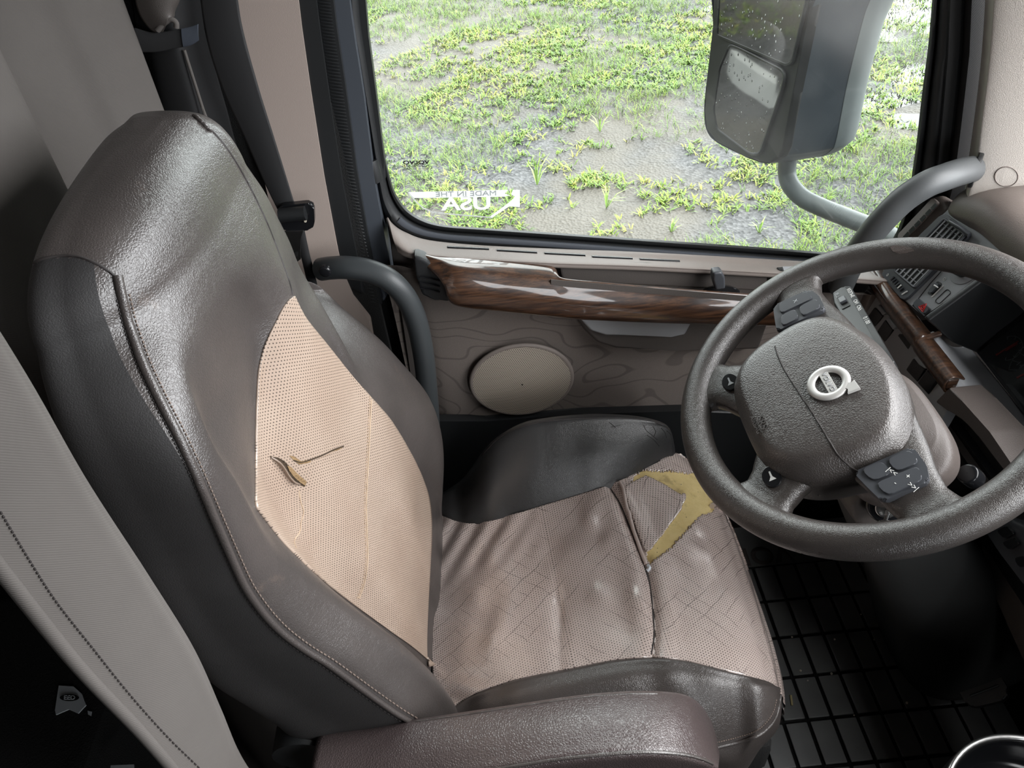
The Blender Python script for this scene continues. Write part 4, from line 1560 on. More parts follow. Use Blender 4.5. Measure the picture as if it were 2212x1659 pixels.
# emblem: ring, arrow head, cross band with the maker's name
hl = .0435
ec = wab(1790, 828, hl)
em = W(ec[0], ec[1], hl)


def E_(a, b, h=0.0):
    return em + wrt * a + wup * b + wn * h


er = .0205
emb = tube('emblem', [E_(er * math.cos(q), er * math.sin(q), .001) for q in np.linspace(0, 2 * math.pi, 65)[:-1]], .0030, 'silver', wheel, 12, True, 1.7, up=wn)
prism('emblem_band', [E_(a, b, -.001) for a, b in ((-.0185, -.0055), (.0185, -.0055), (.0185, .0055), (-.0185, .0055))], wn * .0035, 'silver', emb, .0006)
text('emblem_name', 'VOLVO', E_(0, 0, .0026), wrt, wup, .0085, 'greyplastic', emb, .0003, bold=.0001, space=1.15)
prism('emblem_arrow', [E_(a, b, -.001) for a, b in ((.0115, .0175), (.0175, .0115), (.0220, .0160), (.0265, .0125), (.0275, .0275), (.0125, .0265), (.0160, .0220))], wn * .0045, 'silver', emb, .0006)
# embossed airbag lettering
sp_ = W(*wab(1655, 912, .03), .030)


def on_hub(px, py, off=.0004):
    return hit(hub_bvh, px, py, off) or WPX(px, py, .035)


q0 = on_hub(1655, 912, .0006)
text('cover_lettering', 'SRS', on_hub(1646, 914, .0008), wrt, wup, .0135, 'embosstext', wheel, .0006)
text('cover_lettering', 'AIRBAG', on_hub(1633, 918, .0008), wrt, wup, .0085, 'embosstext', wheel, .0006)


# buttons on the two side spokes
def button(name, pts, h, t, mat, parent, bev=.0012, r=.006):
    return prism(name, rounded([W(a, b, h) for a, b in pts], r, 5), wn * t, mat, parent, bev, 2)


for s in (-1, 1):
    pod = button('button_pod', [(s * .122, .010), (s * .150, .012), (s * .169, .006), (s * .171, -.046), (s * .150, -.052), (s * .124, -.058)], .010, .009, 'btn', wheel, .003)
    button('button', [(s * .148, .004), (s * .166, .001), (s * .168, -.038), (s * .149, -.043)], .0185, .003, 'btn', pod)
    button('button', [(s * .126, .006), (s * .145, .007), (s * .145, -.018), (s * .126, -.020)], .0185, .003, 'btn', pod)
    button('button', [(s * .126, -.025), (s * .145, -.023), (s * .145, -.044), (s * .126, -.049)], .0185, .003, 'btn', pod)
    if s > 0:
        m0_, m1_ = W(*wab(1927, 1019, .0218), .0218), W(*wab(1972, 1051, .0218), .0218)
        mx0 = (m1_ - m0_).normalized()
        for sy, px_, py_ in (('|<<', 1927, 1019), ('+', 1961, 1029), ('-', 1935, 1043), ('>>|', 1972, 1051)):
            text('button_mark', sy, W(*wab(px_, py_, .0218), .0218), mx0, wn.cross(mx0), .0085, 'white', pod, .0002)
    else:
        text('button_mark', 'X', W(-.157, -.018, .0218), wrt, wup, .008, 'offwhite', pod, .0002)
    a0 = .083
    hb = [W(s * a0 + .0155 * math.cos(q) * 1.0, -.143 + .0115 * math.sin(q), .009) for q in np.linspace(0, 2 * math.pi, 25)[:-1]]
    prism('horn_button', hb, wn * .004, 'gloss', wheel, .0015)
    # little bugle mark
    B = W(s * a0, -.143, .0132)
    mk = prism('horn_mark', [B + wrt * a + wup * b for a, b in ((-.007, -.001), (.001, -.0012), (.006, -.0045), (.006, .0045), (.001, .0012), (-.007, .001))], wn * .0003, 'white' if s > 0 else 'offwhite', wheel)

# ================================================================== STEERING COLUMN
colm = thing('steering_column', 'taupe steering column shroud with black boot below the wheel', 'steering column', (.80, .72, 0.0))


def ring_w(ca, cb, ra, rb, h, n=28, pw=3.0):
    out = []
    for k in range(n):
        q = 2 * math.pi * k / n
        c, s = math.cos(q), math.sin(q)
        out.append(W(ca + ra * math.copysign(abs(c) ** (2 / pw), c), cb + rb * math.copysign(abs(s) ** (2 / pw), s), h))
    return out


v, f = loft([ring_w(.02, -.01, .075, .065, -.058), ring_w(.025, -.005, .095, .070, -.075), ring_w(.02, .0, .090, .070, -.12), ring_w(.0, .0, .075, .065, -.17), ring_w(-.01, -.0, .06, .06, -.20), ring_w(-.01, -.0, .05, .05, -.21)], 90, 50, True)
v, f = capped(v, f, 50, 90)
mesh('shroud', v, f, 'shroud', colm, sharp=0)
shr_bvh = bvh_of(v, f)
v, f = loft([ring_w(0, -.03, .055, .055, -.19), ring_w(0, -.03, .065, .065, -.30), ring_w(0, -.02, .085, .085, -.50), ring_w(.0, -.02, .115, .11, -.70), ring_w(.0, -.02, .13, .125, -.84)], 60, 40, True)
for i, p in enumerate(v):
    if p.z < .004:
        v[i] = V((p.x, p.y, .004))
v, f = capped(v, f, 40, 60)
mesh('boot', v, f, 'boot', colm, sharp=0)
# ignition lock housing on the side of the column
ic = PY(1914, 1096, .590)
id_ = V((-.42, -.80, .42)).normalized()
ia = id_.cross(V((0, 0, 1))).normalized()
ib = ia.cross(id_)


def circ(c, a, b, r, n=36):
    return [c + a * (r * math.cos(2 * math.pi * k / n)) + b * (r * math.sin(2 * math.pi * k / n)) for k in range(n)]


prism('lock_housing', [PY(a, b, .612) for a, b in ((1838, 1096), (1870, 1064), (1960, 1066), (1985, 1105), (1975, 1140), (1940, 1160), (1862, 1150), (1845, 1125))], (0, .10, -.02), 'recess', colm, .010, 3)
disc('lock_bezel', ic - id_ * .02, id_, .0245, .022, 'gloss', colm, .005)
disc('lock_barrel', ic, id_, .0135, .006, 'chrome', colm, .0015)
prism('key_slot', [ic + id_ * .0062 + ia * a + ib * b for a, b in ((-.0015, -.007), (.0015, -.007), (.0015, .007), (-.0015, .007))], id_ * .0004, 'blackprint', colm)
key = thing('ignition_key', 'steel ignition key with split ring hanging in the column lock', 'key', ic + id_ * .012)
kp = ic + id_ * .007
prism('key_blade', [kp + ib * .004 - ia * .0012, kp - ib * .004 - ia * .0012, kp - ib * .006 + id_ * .012 - ia * .0012, kp - ib * .012 + id_ * .026 - ia * .0012, kp + ib * .006 + id_ * .026 - ia * .0012, kp + ib * .005 + id_ * .012 - ia * .0012], ia * .0024, 'chrome', key, .0004)
kc = kp + id_ * .024 - ib * .016 - ia * .002
tube('split_ring', [kc + ia * (.0125 * math.cos(q)) + ib * (.0125 * math.sin(q)) + id_ * .002 * math.sin(q) for q in np.linspace(0, 2 * math.pi, 41)[:-1]], .0009, 'chrome', key, 6, True)
tube('key_shank', [kp + id_ * .018, kp + id_ * .024 - ib * .012 + ia * .004, kp + id_ * .026 - ib * .026 + ia * .003], .0012, 'chrome', key, 6)
# round bump behind the hub (tilt lever socket)
tc = PX(2105, 1035, .575)
disc('tilt_knob', tc, wn - wup * .3, .013, .022, 'gloss', colm, .003)

# cruise stalk
stk = thing('cruise_stalk', 'black cruise and headlamp stalk with white lettering behind the wheel', 'column stalk', PX(1850, 680, .50))
sa, sb_ = PX(1812, 624, .535), PX(1905, 792, .50)
sd = (sb_ - sa).normalized()
sn = (CAM - sa).normalized()
sn = (sn - sd * sn.dot(sd)).normalized()
sw = sd.cross(sn)
if pix(sa + sw * .02)[0] < pix(sa)[0]:
    sw = -sw
SL = (sb_ - sa).length


def K(l, w, h=0.0):
    return sa + sd * l + sw * w + sn * h


body = prism('stalk_body', [K(0, -.012), K(-.004, .004), K(.004, .017), K(SL, .017), K(SL, -.014), K(.03, -.017)], sn * -.020, 'blackplastic', stk, .004, 3)
prism('stalk_side', [K(.004, .009, .0022), K(.010, .016, .0004), K(SL, .016, .0004), K(SL, .008, .0022)], sn * .0006, 'blackplastic', stk, .0002)
prism('slider_slot', rounded([K(.026, -.010, .0004), K(.026, .003, .0004), K(.058, .003, .0004), K(.058, -.010, .0004)], .002), sn * .0008, 'blackprint', stk)
prism('slider', [K(.032, -.008, .001), K(.032, .002, .001), K(.046, .002, .001), K(.046, -.008, .001)], sn * .005, 'btn', stk, .001)
yv = -sw if True else sw
text('stalk_lettering', 'RESUME', K(.030, .0125, .0028), sd, -sw, .0080, 'white', stk, .0002)
text('stalk_lettering', 'ON', K(.059, .0125, .0028), sd, -sw, .0080, 'white', stk, .0002)
text('stalk_lettering', 'OFF', K(.078, .0125, .0028), sd, -sw, .0080, 'white', stk, .0002)
text('stalk_lettering', 'SET', K(.016, -.006, .0012), sd, -sw, .0080, 'offwhite', stk, .0002)
text('stalk_lettering', '0 I 00', K(.115, .0125, .0028), sd, -sw, .0085, 'white', stk, .0002)

# ================================================================== DASHBOARD
dash = thing('dashboard', 'taupe dashboard with slate vent panel, walnut strip and instrument cluster', 'dashboard', (.9, .5, .5))
Bp, Ap = V((.668, 1.06, .668)), V((.751, 1.06, .808))
tU = (Ap - Bp).normalized()
tN = V((-tU.z, 0, tU.x))
NP = Bp


def D(px, py, h=0.0):
    return PN(px, py, NP + tN * h, tN)


# carcase behind the panels, and the top pad
v, f = loft([[(.69, y, .56) for y in (1.09, .9, .5, 0, -.6, -1.1)], [(.80, y, .56) for y in (1.09, .9, .5, 0, -.6, -1.1)], [(.88, y, .58) for y in (1.09, .9, .5, 0, -.6, -1.1)], [(.90, y, .80) for y in (1.09, .9, .5, 0, -.6, -1.1)], [(1.14, y, .74) for y in (1.09, .9, .5, 0, -.6, -1.1)], [(1.16, y, .30) for y in (1.09, .9, .5, 0, -.6, -1.1)]], 40, 60)
mesh('dash_carcase', v, f, 'recess', dash, sharp=0)
yy = [1.075, 1.05, .98, .92, .88, .80, .60, .30, 0, -.5, -1.08]
rows = []
for x, z in ((.752, .806), (.748, .822), (.754, .842), (.770, .858), (.80, .868), (.86, .872), (.95, .862), (1.14, .83), (1.16, .78)):
    rows.append([(x + (.012 if y > 1.06 else 0), y, z + interp(y, [(0, .012), (.9, .012), (1.0, .006), (1.075, -.022)])) for y in yy])
v, f = loft(rows, 130, 60)
mesh('top_pad', v, f, 'taupeplastic', dash, sharp=0)
pad_bvh = bvh_of(v, f)
# vent panel (slate) and its surround at the door end
prism('panel_surround', [D(a, b, -.006) for a, b in ((2012, 424), (2036, 418), (2056, 446), (1900, 604), (1884, 604), (1872, 596), (1945, 506))], tN * -.05, 'taupeplastic', dash, .008, 3)
panel = prism('vent_panel', [D(a, b, 0) for a, b in ((2050, 449), (1894, 599), (2004, 692), (2190, 556))], tN * -.03, 'greyplastic', dash, .002)
dv = prism('demist_strip', rounded([D(a, b, -.004) for a, b in ((2022, 430), (2032, 440), (1975, 500), (1950, 522), (1944, 512))], .004), tN * .008, 'taupeplastic', dash, .002)
for k in range(6):
    f0, f1 = (k + .06) / 6, (k + .92) / 6
    a, b = (2021, 438), (1950, 512)
    c, d_ = (2026, 443), (1954, 519)
    L4 = lambda p, q, t: (p[0] + (q[0] - p[0]) * t, p[1] + (q[1] - p[1]) * t)
    prism('demist_slot', [D(*L4(a, b, f0), .0045), D(*L4(a, b, f1), .0045), D(*L4(c, d_, f1), .0045), D(*L4(c, d_, f0), .0045)], tN * .0006, 'gloss', dv)
# air vent
vent = prism('air_vent', rounded([D(a, b, .0) for a, b in ((2043, 461), (2104, 508), (1957, 654), (1906, 594))], .010), tN * .006, 'btn', dash, .002)
op_ = [(2040, 472), (2086, 508), (1976, 622), (1931, 584)]
prism('vent_opening', rounded([D(a, b, .0062) for a, b in op_], .004), tN * .0006, 'blackprint', vent)


def Q(s, t_, h):
    """point inside the vent opening: s across the short side, t along the long side"""
    a, b = L4(op_[0], op_[1], s), L4(op_[3], op_[2], s)
    return D(*L4(a, b, t_), h)


for k in range(6):
    s = (k + .5) / 6
    tube('vent_slat', [Q(s, .01, .0085), Q(s, .5, .0085), Q(s, .99, .0085)], .0013, 'greyplastic', vent, 6)
for k in range(7):
    tt = (k + .5) / 7
    tube('vent_vane', [Q(.03, tt, .0072), Q(.97, tt, .0072)], .0008, 'btn', vent, 5)
rim = [Q(0, 0, .008), Q(1, 0, .008), Q(1, 1, .008), Q(0, 1, .008)]
tube('vent_rim', rounded(rim, .005, 5), .0020, 'btn', vent, 8, True)
tube('vent_handle', [D(2052, 478, .010), D(2075, 492, .013), D(2094, 508, .010)], .0035, 'btn', vent, 8)
tw = [D(1925, 602, .0066), D(1951, 627, .0066)]
prism('thumbwheel_slot', rounded([D(a, b, .0062) for a, b in ((1924, 597), (1930, 596), (1953, 624), (1945, 631), (1939, 628), (1920, 604))], .003), tN * .0006, 'blackprint', vent)
for k in range(6):
    p = (1927 + 4 * k, 601 + 4.6 * k)
    tube('thumbwheel_rib', [D(p[0] - 4, p[1] + 3, .008), D(p[0] + 4, p[1] - 4, .008)], .0013, 'white' if k == 4 else 'btn', vent, 6)
text('vent_mark', '0', D(1917, 594, .0066), V((0, -1, 0)), tU, .008, 'white', vent, .0002)
tube('vent_mark', [D(1948, 636, .0068), D(1960, 629, .0068)], .0012, 'white', vent, 5)
# headlamp knob, dimmer, blank, hazard switch
kn = D(2086, 578, 0)
lx, ly = V((0, -1, 0)), tU
disc('knob_plate', kn, tN, .028, .001, 'greyplastic', panel, .0004)
kb = disc('headlamp_knob', kn + tN * .001, tN, .0165, .016, 'gloss', panel, .003)
text('knob_mark', 'o', kn - ly * .012 - lx * .010 + tN * .0174, lx, ly, .010, 'white', kb, .0002)
for k in range(8):
    q = 2 * math.pi * k / 8
    c0_ = kn - ly * .012 - lx * .010 + tN * .0174
    c0_ = D(2081, 584, .0172)
    tube('knob_mark', [c0_ + (lx * math.cos(q) + ly * math.sin(q)) * .0042, c0_ + (lx * math.cos(q) + ly * math.sin(q)) * .006], .0005, 'white', kb, 4)
prism('dimmer_slot', rounded([D(a, b, .0) for a, b in ((2026, 607), (2036, 613), (2014, 639), (2003, 634))], .004), tN * .001, 'blackprint', panel)
dm = prism('dimmer_wheel', rounded([D(a, b, .001) for a, b in ((2024, 611), (2032, 616), (2014, 635), (2007, 631))], .003), tN * .004, 'btn', panel, .001)
tube('dimmer_mark', [D(2018, 616, .0056), D(2026, 621, .0056)], .0014, 'white', dm, 5)
tube('dimmer_line', [D(2038, 617, .0006), D(2012, 642, .0006)], .0011, 'white', panel, 5)
bl = rounded([D(a, b, .0006) for a, b in ((2046, 624), (2055, 632), (2028, 657), (2019, 650))], .004)
tube('blank_outline', bl, .0006, 'blackprint', panel, 5, True)
text('panel_mark', 'o', D(2041, 602, .0004), lx, ly, .011, 'white', panel, .0002)
tube('panel_groove', [D(2044, 574, .0003), D(2010, 612, .0003), D(1972, 660, .0003), D(1996, 684, .0003), D(2060, 640, .0003), D(2126, 592, .0003)], .0009, 'blackprint', panel, 5)
hz_ = prism('hazard_switch', rounded([D(a, b, .0) for a, b in ((1988, 646), (2013, 669), (2001, 682), (1976, 660))], .003), tN * .006, 'btn', panel, .0015)
for sc in (1.0, .45):
    hcn = D(1993, 664, .0064)
    tri = [hcn + lx * (.0085 * sc * math.sin(q)) + ly * (.0085 * sc * math.cos(q)) for q in (0, 2.094, 4.189)]
    tube('hazard_mark', rounded(tri, .0004, 2), .0005, 'red', hz_, 5, True)

# recessed instrument bay: side cheek, floor ledge, cluster
CK = .888
prism('bay_cheek', [PY(a, b, CK) for a, b in ((2003, 693), (2195, 552), (2330, 620), (2112, 764), (2060, 742))], (0, .012, 0), 'blackplastic', dash, .004, 3)
lp = [(2003, 722), (2063, 824), (2140, 915), (2230, 1020), (2330, 1140)]
l0 = [PX(a + 10, b - 2, .684) + V((0, 0, -.02)) for a, b in lp]
l1 = [PX(a + 10, b - 2, .688) for a, b in lp]
E2 = PY(2112, 762, CK)
inn = [(2090, 752), (2130, 800), (2170, 850), (2212, 905), (2300, 1010)]
l2 = [PX(a, b, .735) for a, b in ((2052, 752), (2100, 802), (2150, 866), (2225, 960), (2320, 1080))]
l3 = [PX(a, b, E2.x) for a, b in inn]
v, f = loft([l0, l1, l2, l3], 60, 30)
led = mesh('bay_ledge', v, f, 'greyplastic', dash, sharp=0)
solidify(led, .004, 1)
gN = V((-.80, -.05, .60)).normalized()
E3 = E2 + V((.004, 0, 0))


def Gp(px, py, h=0.0):
    return PN(px, py, E3 + gN * h, gN)


clu = prism('instrument_cluster', [Gp(a, b) for a, b in ((2100, 750), (2122, 742), (2205, 640), (2340, 560), (2420, 900), (2250, 960), (2185, 858))], gN * -.02, 'btn', dash, .003)
gx_, gy_ = V((0, -1, 0)), V((0, 0, 1))
gx_ = (gx_ - gN * gx_.dot(gN)).normalized()
gy_ = (gy_ - gN * gy_.dot(gN)).normalized()


def gauge(cx, cy, r, n0, n1, q0, q1, ticks, needle, labels):
    c = Gp(cx, cy, .0010)
    at2 = lambda q, rr_: c + gx_ * (rr_ * math.cos(q)) + gy_ * (rr_ * math.sin(q))
    tube('gauge_arc', [at2(q0 + (q1 - q0) * k / 24, r) for k in range(25)], .0006, 'offwhite', clu, 5)
    for k in range(ticks):
        q = q0 + (q1 - q0) * k / (ticks - 1)
        tube('gauge_tick', [at2(q, r), at2(q, r * .78)], .0006, 'offwhite', clu, 4)
    tube('gauge_needle', [Gp(*needle[0], .003), Gp(*needle[1], .003)], [.0018, .0009], 'red', clu, 6)
    for s, px, py in labels:
        text('gauge_figure', s, Gp(px, py, .0012), gx_, gy_, .012, 'offwhite', clu, .0002)


gauge(2180, 752, .020, 0, 0, 2.7, -.9, 6, ((2152, 767), (2200, 737)), ())
tube('gauge_needle', [Gp(2172, 758, .003), Gp(2198, 742, .003)], .0012, 'red', clu, 6)
gauge(2260, 800, .055, 0, 0, 3.9, .8, 12, ((2197, 816), (2236, 796)), (('14', 2203, 788),))
lens = prism('cluster_lens', [Gp(a, b, .012) for a, b in ((2118, 762), (2206, 662), (2340, 590), (2400, 880), (2240, 930), (2190, 850))], gN * .001, 'lens', dash)

# walnut strip along the dash
w0 = [(1876, 596), (1884, 590), (1950, 676), (1996, 733), (2004, 741), (2060, 816)]
SX = .660
wv_rows = []
for dx, dz in ((.012, -.020), (.0, -.022), (-.005, -.013), (-.005, -.003), (.0, .003), (.008, .003), (.020, -.002)):
    wv_rows.append([(SX + dx + (.004 if y > 1.07 else 0), y, .680 + dz + (-.003 if y < .886 else 0)) for y in (1.084, 1.076, 1.0, .93, .893, .884, .84, .800, .790)])
v, f = loft(wv_rows, 110, 36)
ws = mesh('walnut_strip', v, f, 'wood', dash, sharp=0)
solidify(ws, .003, 1)
prism('strip_end', [(SX - .004, .79, .659), (SX - .004, .79, .678), (SX + .014, .79, .678), (SX + .014, .79, .659)], (0, .006, 0), 'wood', dash, .003, 3)
prism('strip_step', [(SX + .002, .893, .676), (SX + .03, .893, .684), (SX + .03, .883, .684), (SX + .002, .883, .676)], (0, 0, .006), 'wood', dash, .002)
# rocker switch panel below the strip
SWX = .668
swp = prism('switch_panel', [(SWX, 1.085, .662), (SWX, .778, .662), (SWX - .01, .778, .560), (SWX - .01, 1.085, .560)], (.02, 0, 0), 'greyplastic', dash, .003)


def SW(px, py, x):
    return PX(px, py, x)


for cap, body_ in ((((1892, 661), (1897, 658), (1912, 676), (1906, 682)), ((1888, 664), (1906, 683), (1876, 728), (1862, 700))),
                   (((1912, 690), (1918, 686), (1935, 706), (1928, 713)), ((1911, 691), (1928, 713), (1903, 755), (1883, 731))),
                   (((1972, 772), (1988, 769), (2004, 790), (1997, 797), (1984, 788)), ((1972, 774), (1998, 798), (1981, 826), (1956, 799))),
                   (((2002, 797), (2010, 795), (2029, 816), (2023, 824)), ((2002, 799), (2023, 823), (2005, 853), (1981, 827)))):
    rk = prism('rocker_switch', [SW(a, b, .662) for a, b in body_], (.012, 0, 0), 'gloss', dash, .002)
    prism('rocker_cap', [SW(a, b, .655) for a, b in cap], (.014, 0, 0), 'greyplastic', rk, .002, 3)
text('rocker_mark', 'o.o', SW(1872, 702, .6605), V((0, -1, 0)), V((0, 0, 1)), .010, 'white', swp, .0002)
prism('empty_switch_slot', rounded([SW(a, b, .6665) for a, b in ((1944, 721), (1953, 722), (1968, 742), (1966, 750), (1944, 785), (1917, 764))], .003), (-.0012, 0, 0), 'blackprint', dash)
prism('panel_end_trim', [PX(a, b, .655) for a, b in ((1870, 624), (1884, 634), (1848, 706), (1838, 690), (1858, 645))], (.03, 0, 0), 'taupeplastic', dash, .004)
# taupe knee brace and dark cavity
prism('knee_brace', [PX(a, b, .655) for a, b in ((2050, 836), (2079, 867), (2138, 933), (2189, 1008), (2260, 1110), (2250, 1130), (2174, 1021), (2146, 985), (2116, 951), (2095, 915), (2079, 900), (2060, 893), (2046, 889), (2018, 868))], (.05, 0, 0), 'shroud', dash, .004)
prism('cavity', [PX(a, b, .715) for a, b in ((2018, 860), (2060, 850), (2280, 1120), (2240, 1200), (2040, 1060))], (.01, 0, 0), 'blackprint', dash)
prism('lower_dash', [(.70, 1.10, .57), (.70, .45, .57), (.80, .45, .24), (.80, 1.10, .24)], (.04, 0, 0), 'blackplastic', dash, .01)
# side pod with controls at the right end of the knee area
pod = dash
pq = [(2120, 1150), (2172, 1118), (2240, 1150), (2330, 1260), (2330, 1420), (2212, 1250), (2160, 1195)]
pod = prism('console_face', [PX(a, b, .690) for a, b in pq], (.06, 0, 0), 'btn', dash, .008, 3)
for pts in (((2158, 1146), (2178, 1136), (2196, 1152), (2176, 1164)), ((2170, 1172), (2196, 1160), (2208, 1174), (2186, 1188)), ((2196, 1206), (2212, 1200), (2226, 1216), (2208, 1226))):
    prism('console_button', rounded([PX(a, b, .689) for a, b in pts], .004), (-.004, 0, 0), 'gloss', pod, .0015)
prism('console_side', [PX(a, b, .755) for a, b in ((2118, 1150), (2330, 1430), (2330, 1700), (2150, 1290), (2120, 1230))], (.02, 0, 0), 'recess', dash, .004)


# ================================================================== GRAB BARS
gh = [(2098, 366), (2076, 371), (2040, 383), (2000, 399), (1953, 430), (1912, 470), (1875, 514), (1843, 562), (1815, 622)]
gy2 = [1.03, 1.012, .995, .99, .995, 1.0, 1.01, 1.025, 1.05]
g = thing('grab_rail', 'grey bent grab handle running from windscreen pillar down to the dash', 'grab handle', PY(1960, 440, 1.0))
tube('rail_tube', cr([PY(a, b, y) for (a, b), y in zip(gh, gy2)], 60), .0205, 'greytube', g, 20)
disc('rail_flange', PY(2104, 367, 1.03), (.8, -.6, 0), .027, .006, 'blackplastic', g, .002)
gb = [(694, 582), (715, 579), (750, 578), (800, 586), (845, 608), (878, 645), (900, 695), (914, 760), (922, 830), (928, 900), (932, 980), (934, 1060)]
gy3 = [1.03, 1.02, 1.01, 1.005, 1.0, 1.0, 1.0, 1.0, 1.005, 1.01, 1.01, 1.01]
g = thing('grab_bar', 'dark tubular grab bar curving down between seat back and door', 'grab bar', PY(800, 700, 1.01))
rad = [.018] * 5 + [.0185] * 7
tube('bar_tube', cr([PY(a, b, y) for (a, b), y in zip(gb, gy3)], 70), .0185, 'tube', g, 20)
bc = PY(703, 583, .996)
disc('bar_bolt', bc, (0, -1, 0), .0095, .008, 'gloss', g, .003)

# ================================================================== SEAT BELT
bt = thing('seat_belt', 'black seat belt hanging along the pillar with its chrome tongue', 'seat belt', PY(600, 400, 1.04))


def ribbon(name, left, right, y, mat, parent, t=.0025, n=40):
    Lp = cr2(ext(left) if left[0][1] < -20 else left, n)
    Rp = cr2(ext(right) if right[0][1] < -20 else right, n)
    ys = y if callable(y) else (lambda f: y)
    rows = []
    for k in range(n):
        a, b = PY(*Lp[k], ys(k / (n - 1))), PY(*Rp[k], ys(k / (n - 1)))
        m = a.lerp(b, .5) + V((0, -.002, 0))
        rows.append([a, a.lerp(b, .25) + V((0, -.0015, 0)), m, a.lerp(b, .75) + V((0, -.0015, 0)), b])
    v, f = loft(rows, 16, n * 2)
    o = mesh(name, v, f, mat, parent, sharp=0)
    return solidify(o, t, 0)


ribbon('belt_webbing', [(428, -40), (446, 80), (480, 190), (530, 300), (570, 390), (600, 452)], [(508, -40), (524, 60), (556, 180), (590, 290), (618, 380), (640, 452)], 1.045, 'belt', bt)
ribbon('lower_webbing', [(636, 480), (648, 540), (662, 600), (672, 640)], [(654, 480), (668, 545), (682, 600), (690, 640)], 1.036, 'belt', bt)
tg = prism('belt_tongue', rounded([PY(a, b, 1.03) for a, b in ((598, 446), (668, 438), (678, 444), (680, 484), (672, 498), (612, 500), (604, 490))], .010), (0, .010, 0), 'gloss', bt, .003, 3)
tube('tongue_roller', [PY(604, 466, 1.022), PY(660, 460, 1.022)], .011, 'blackplastic', bt, 12)
prism('tongue_plate', [PY(a, b, 1.028) for a, b in ((612, 500), (656, 498), (648, 515), (650, 560), (642, 566), (634, 552), (622, 545))], (0, .003, 0), 'chrome', bt, .0008)
prism('tongue_notch', [PY(a, b, 1.0275) for a, b in ((634, 546), (642, 543), (643, 554), (636, 556))], (0, -.0006, 0), 'blackprint', bt)
prism('tongue_slot', rounded([PY(a, b, 1.0275) for a, b in ((657, 470), (663, 470), (663, 480), (657, 480))], .003), (0, -.001, 0), 'crumb', bt)

# black garment-like belt cover and strap hanging behind the seat
cv2 = thing('belt_cover', 'dark cloth belt cover folded and hanging behind the seat head', 'belt cover', PY(390, 150, 1.06))
rows = []
for l, y in (([(282, -60), (300, 60), (318, 130), (345, 240), (372, 330), (420, 460)], 1.075), ([(318, -60), (330, 60), (340, 130), (362, 240), (392, 340), (450, 470)], 1.058), ([(362, -60), (372, 60), (392, 140), (416, 230), (440, 320), (500, 460)], 1.048), ([(400, -60), (402, 60), (408, 140), (430, 230), (452, 310), (520, 460)], 1.062), ([(440, -60), (450, 60), (462, 140), (490, 240), (520, 340), (590, 480)], 1.082)):
    rows.append([PY(a, b, y) for a, b in ext(l)])
v, f = loft(rows, 60, 60)
solidify(mesh('cover_cloth', v, f, 'blackcloth', cv2, sharp=0), .003, 1)
tube('cover_edge', cr([PY(a, b, 1.046) for a, b in ((398, 108), (408, 140), (424, 190), (440, 240), (452, 268))], 30), .0022, 'curtain', cv2, 6)
rows = []
for l, y in (([(290, -60), (302, 20), (330, 62), (352, 66)], 1.040), ([(330, -60), (338, 10), (350, 40), (362, 44)], 1.028), ([(372, -60), (372, -10), (366, 20), (366, 36)], 1.032), ([(390, -60), (384, -10), (372, 20), (370, 34)], 1.045)):
    rows.append([PY(a, b, y) for a, b in l])
v, f = loft(rows, 30, 30)
solidify(mesh('folded_cuff', v, f, 'recess', cv2, sharp=0), .004, 1)
tube('cuff_edge', cr([PY(a, b, 1.03) for a, b in ((340, 66), (352, 52), (368, 42), (380, 48), (381, 60))], 20), .0035, 'curtain', cv2, 8)
stp = thing('belt_strap', 'dark webbing strap with slate blue end wrapped across the belt cover', 'strap', PY(370, 85, 1.04))
ribbon('strap_band', [(290, 60), (330, 70), (370, 66), (394, 62)], [(308, 112), (340, 111), (375, 104), (398, 100)], 1.036, 'blackcloth', stp)
ribbon('strap_end', [(392, 62), (412, 58), (428, 52)], [(396, 101), (414, 96), (430, 86)], 1.034, 'bluestrap', stp)
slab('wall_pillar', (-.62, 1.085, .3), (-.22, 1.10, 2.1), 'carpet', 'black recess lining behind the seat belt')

# ================================================================== SLEEPER CURTAIN
plan = [(-.308, .245), (-.292, .262), (-.268, .286), (-.258, .300), (-.268, .312), (-.33, .322), (-.395, .355), (-.455, .43), (-.455, .52), (-.47, .60), (-.445, .68), (-.440, .735), (-.452, .760), (-.495, .80), (-.510, .87), (-.490, .935), (-.462, .965), (-.445, .99), (-.432, 1.02), (-.430, 1.035), (-.445, 1.045), (-.47, 1.05)]
rows = []
X_FOLD = [(.1, -.318), (.742, -.294), (.80, -.285), (.95, -.265), (1.07, -.259), (1.17, -.256), (1.26, -.248), (2.1, -.23)]
X_HEM = [(.1, -.325), (.742, -.299), (.888, -.288), (.976, -.2855), (1.0, -.2865), (1.078, -.285), (1.145, -.279), (1.26, -.270), (2.1, -.25)]
for z in (.10, .45, .65, .75, .85, .95, 1.05, 1.15, 1.25, 1.4, 1.7, 2.1):
    xf_, xh_ = interp(z, X_FOLD), interp(z, X_HEM)
    r = []
    for x, y in plan:
        if y < .301:
            f_ = min(1.0, (y - .245) / .050) ** .8 if y > .245 else 0.0
            r.append((xh_ + (xf_ - xh_) * f_, y, z))
        elif y < .33:
            r.append((x + (xf_ + .258) * (.34 + x) / .082 if x > -.34 else x, y, z))
        else:
            r.append((x + .006 * math.sin(z * 4 + y * 19), y + .004 * math.sin(z * 5 + x * 30), z))
    rows.append(r)
v, f = loft(rows, 240, 120)
cur = mesh('sleeper_curtain', v, f, 'curtain', None, sharp=0)
solidify(cur, .003, -1)
prop(cur, 'grey beige sleeper curtain hanging in folds behind the seat, stitched hem nearest the camera', 'curtain')
cur_bvh = bvh_of(v, f)
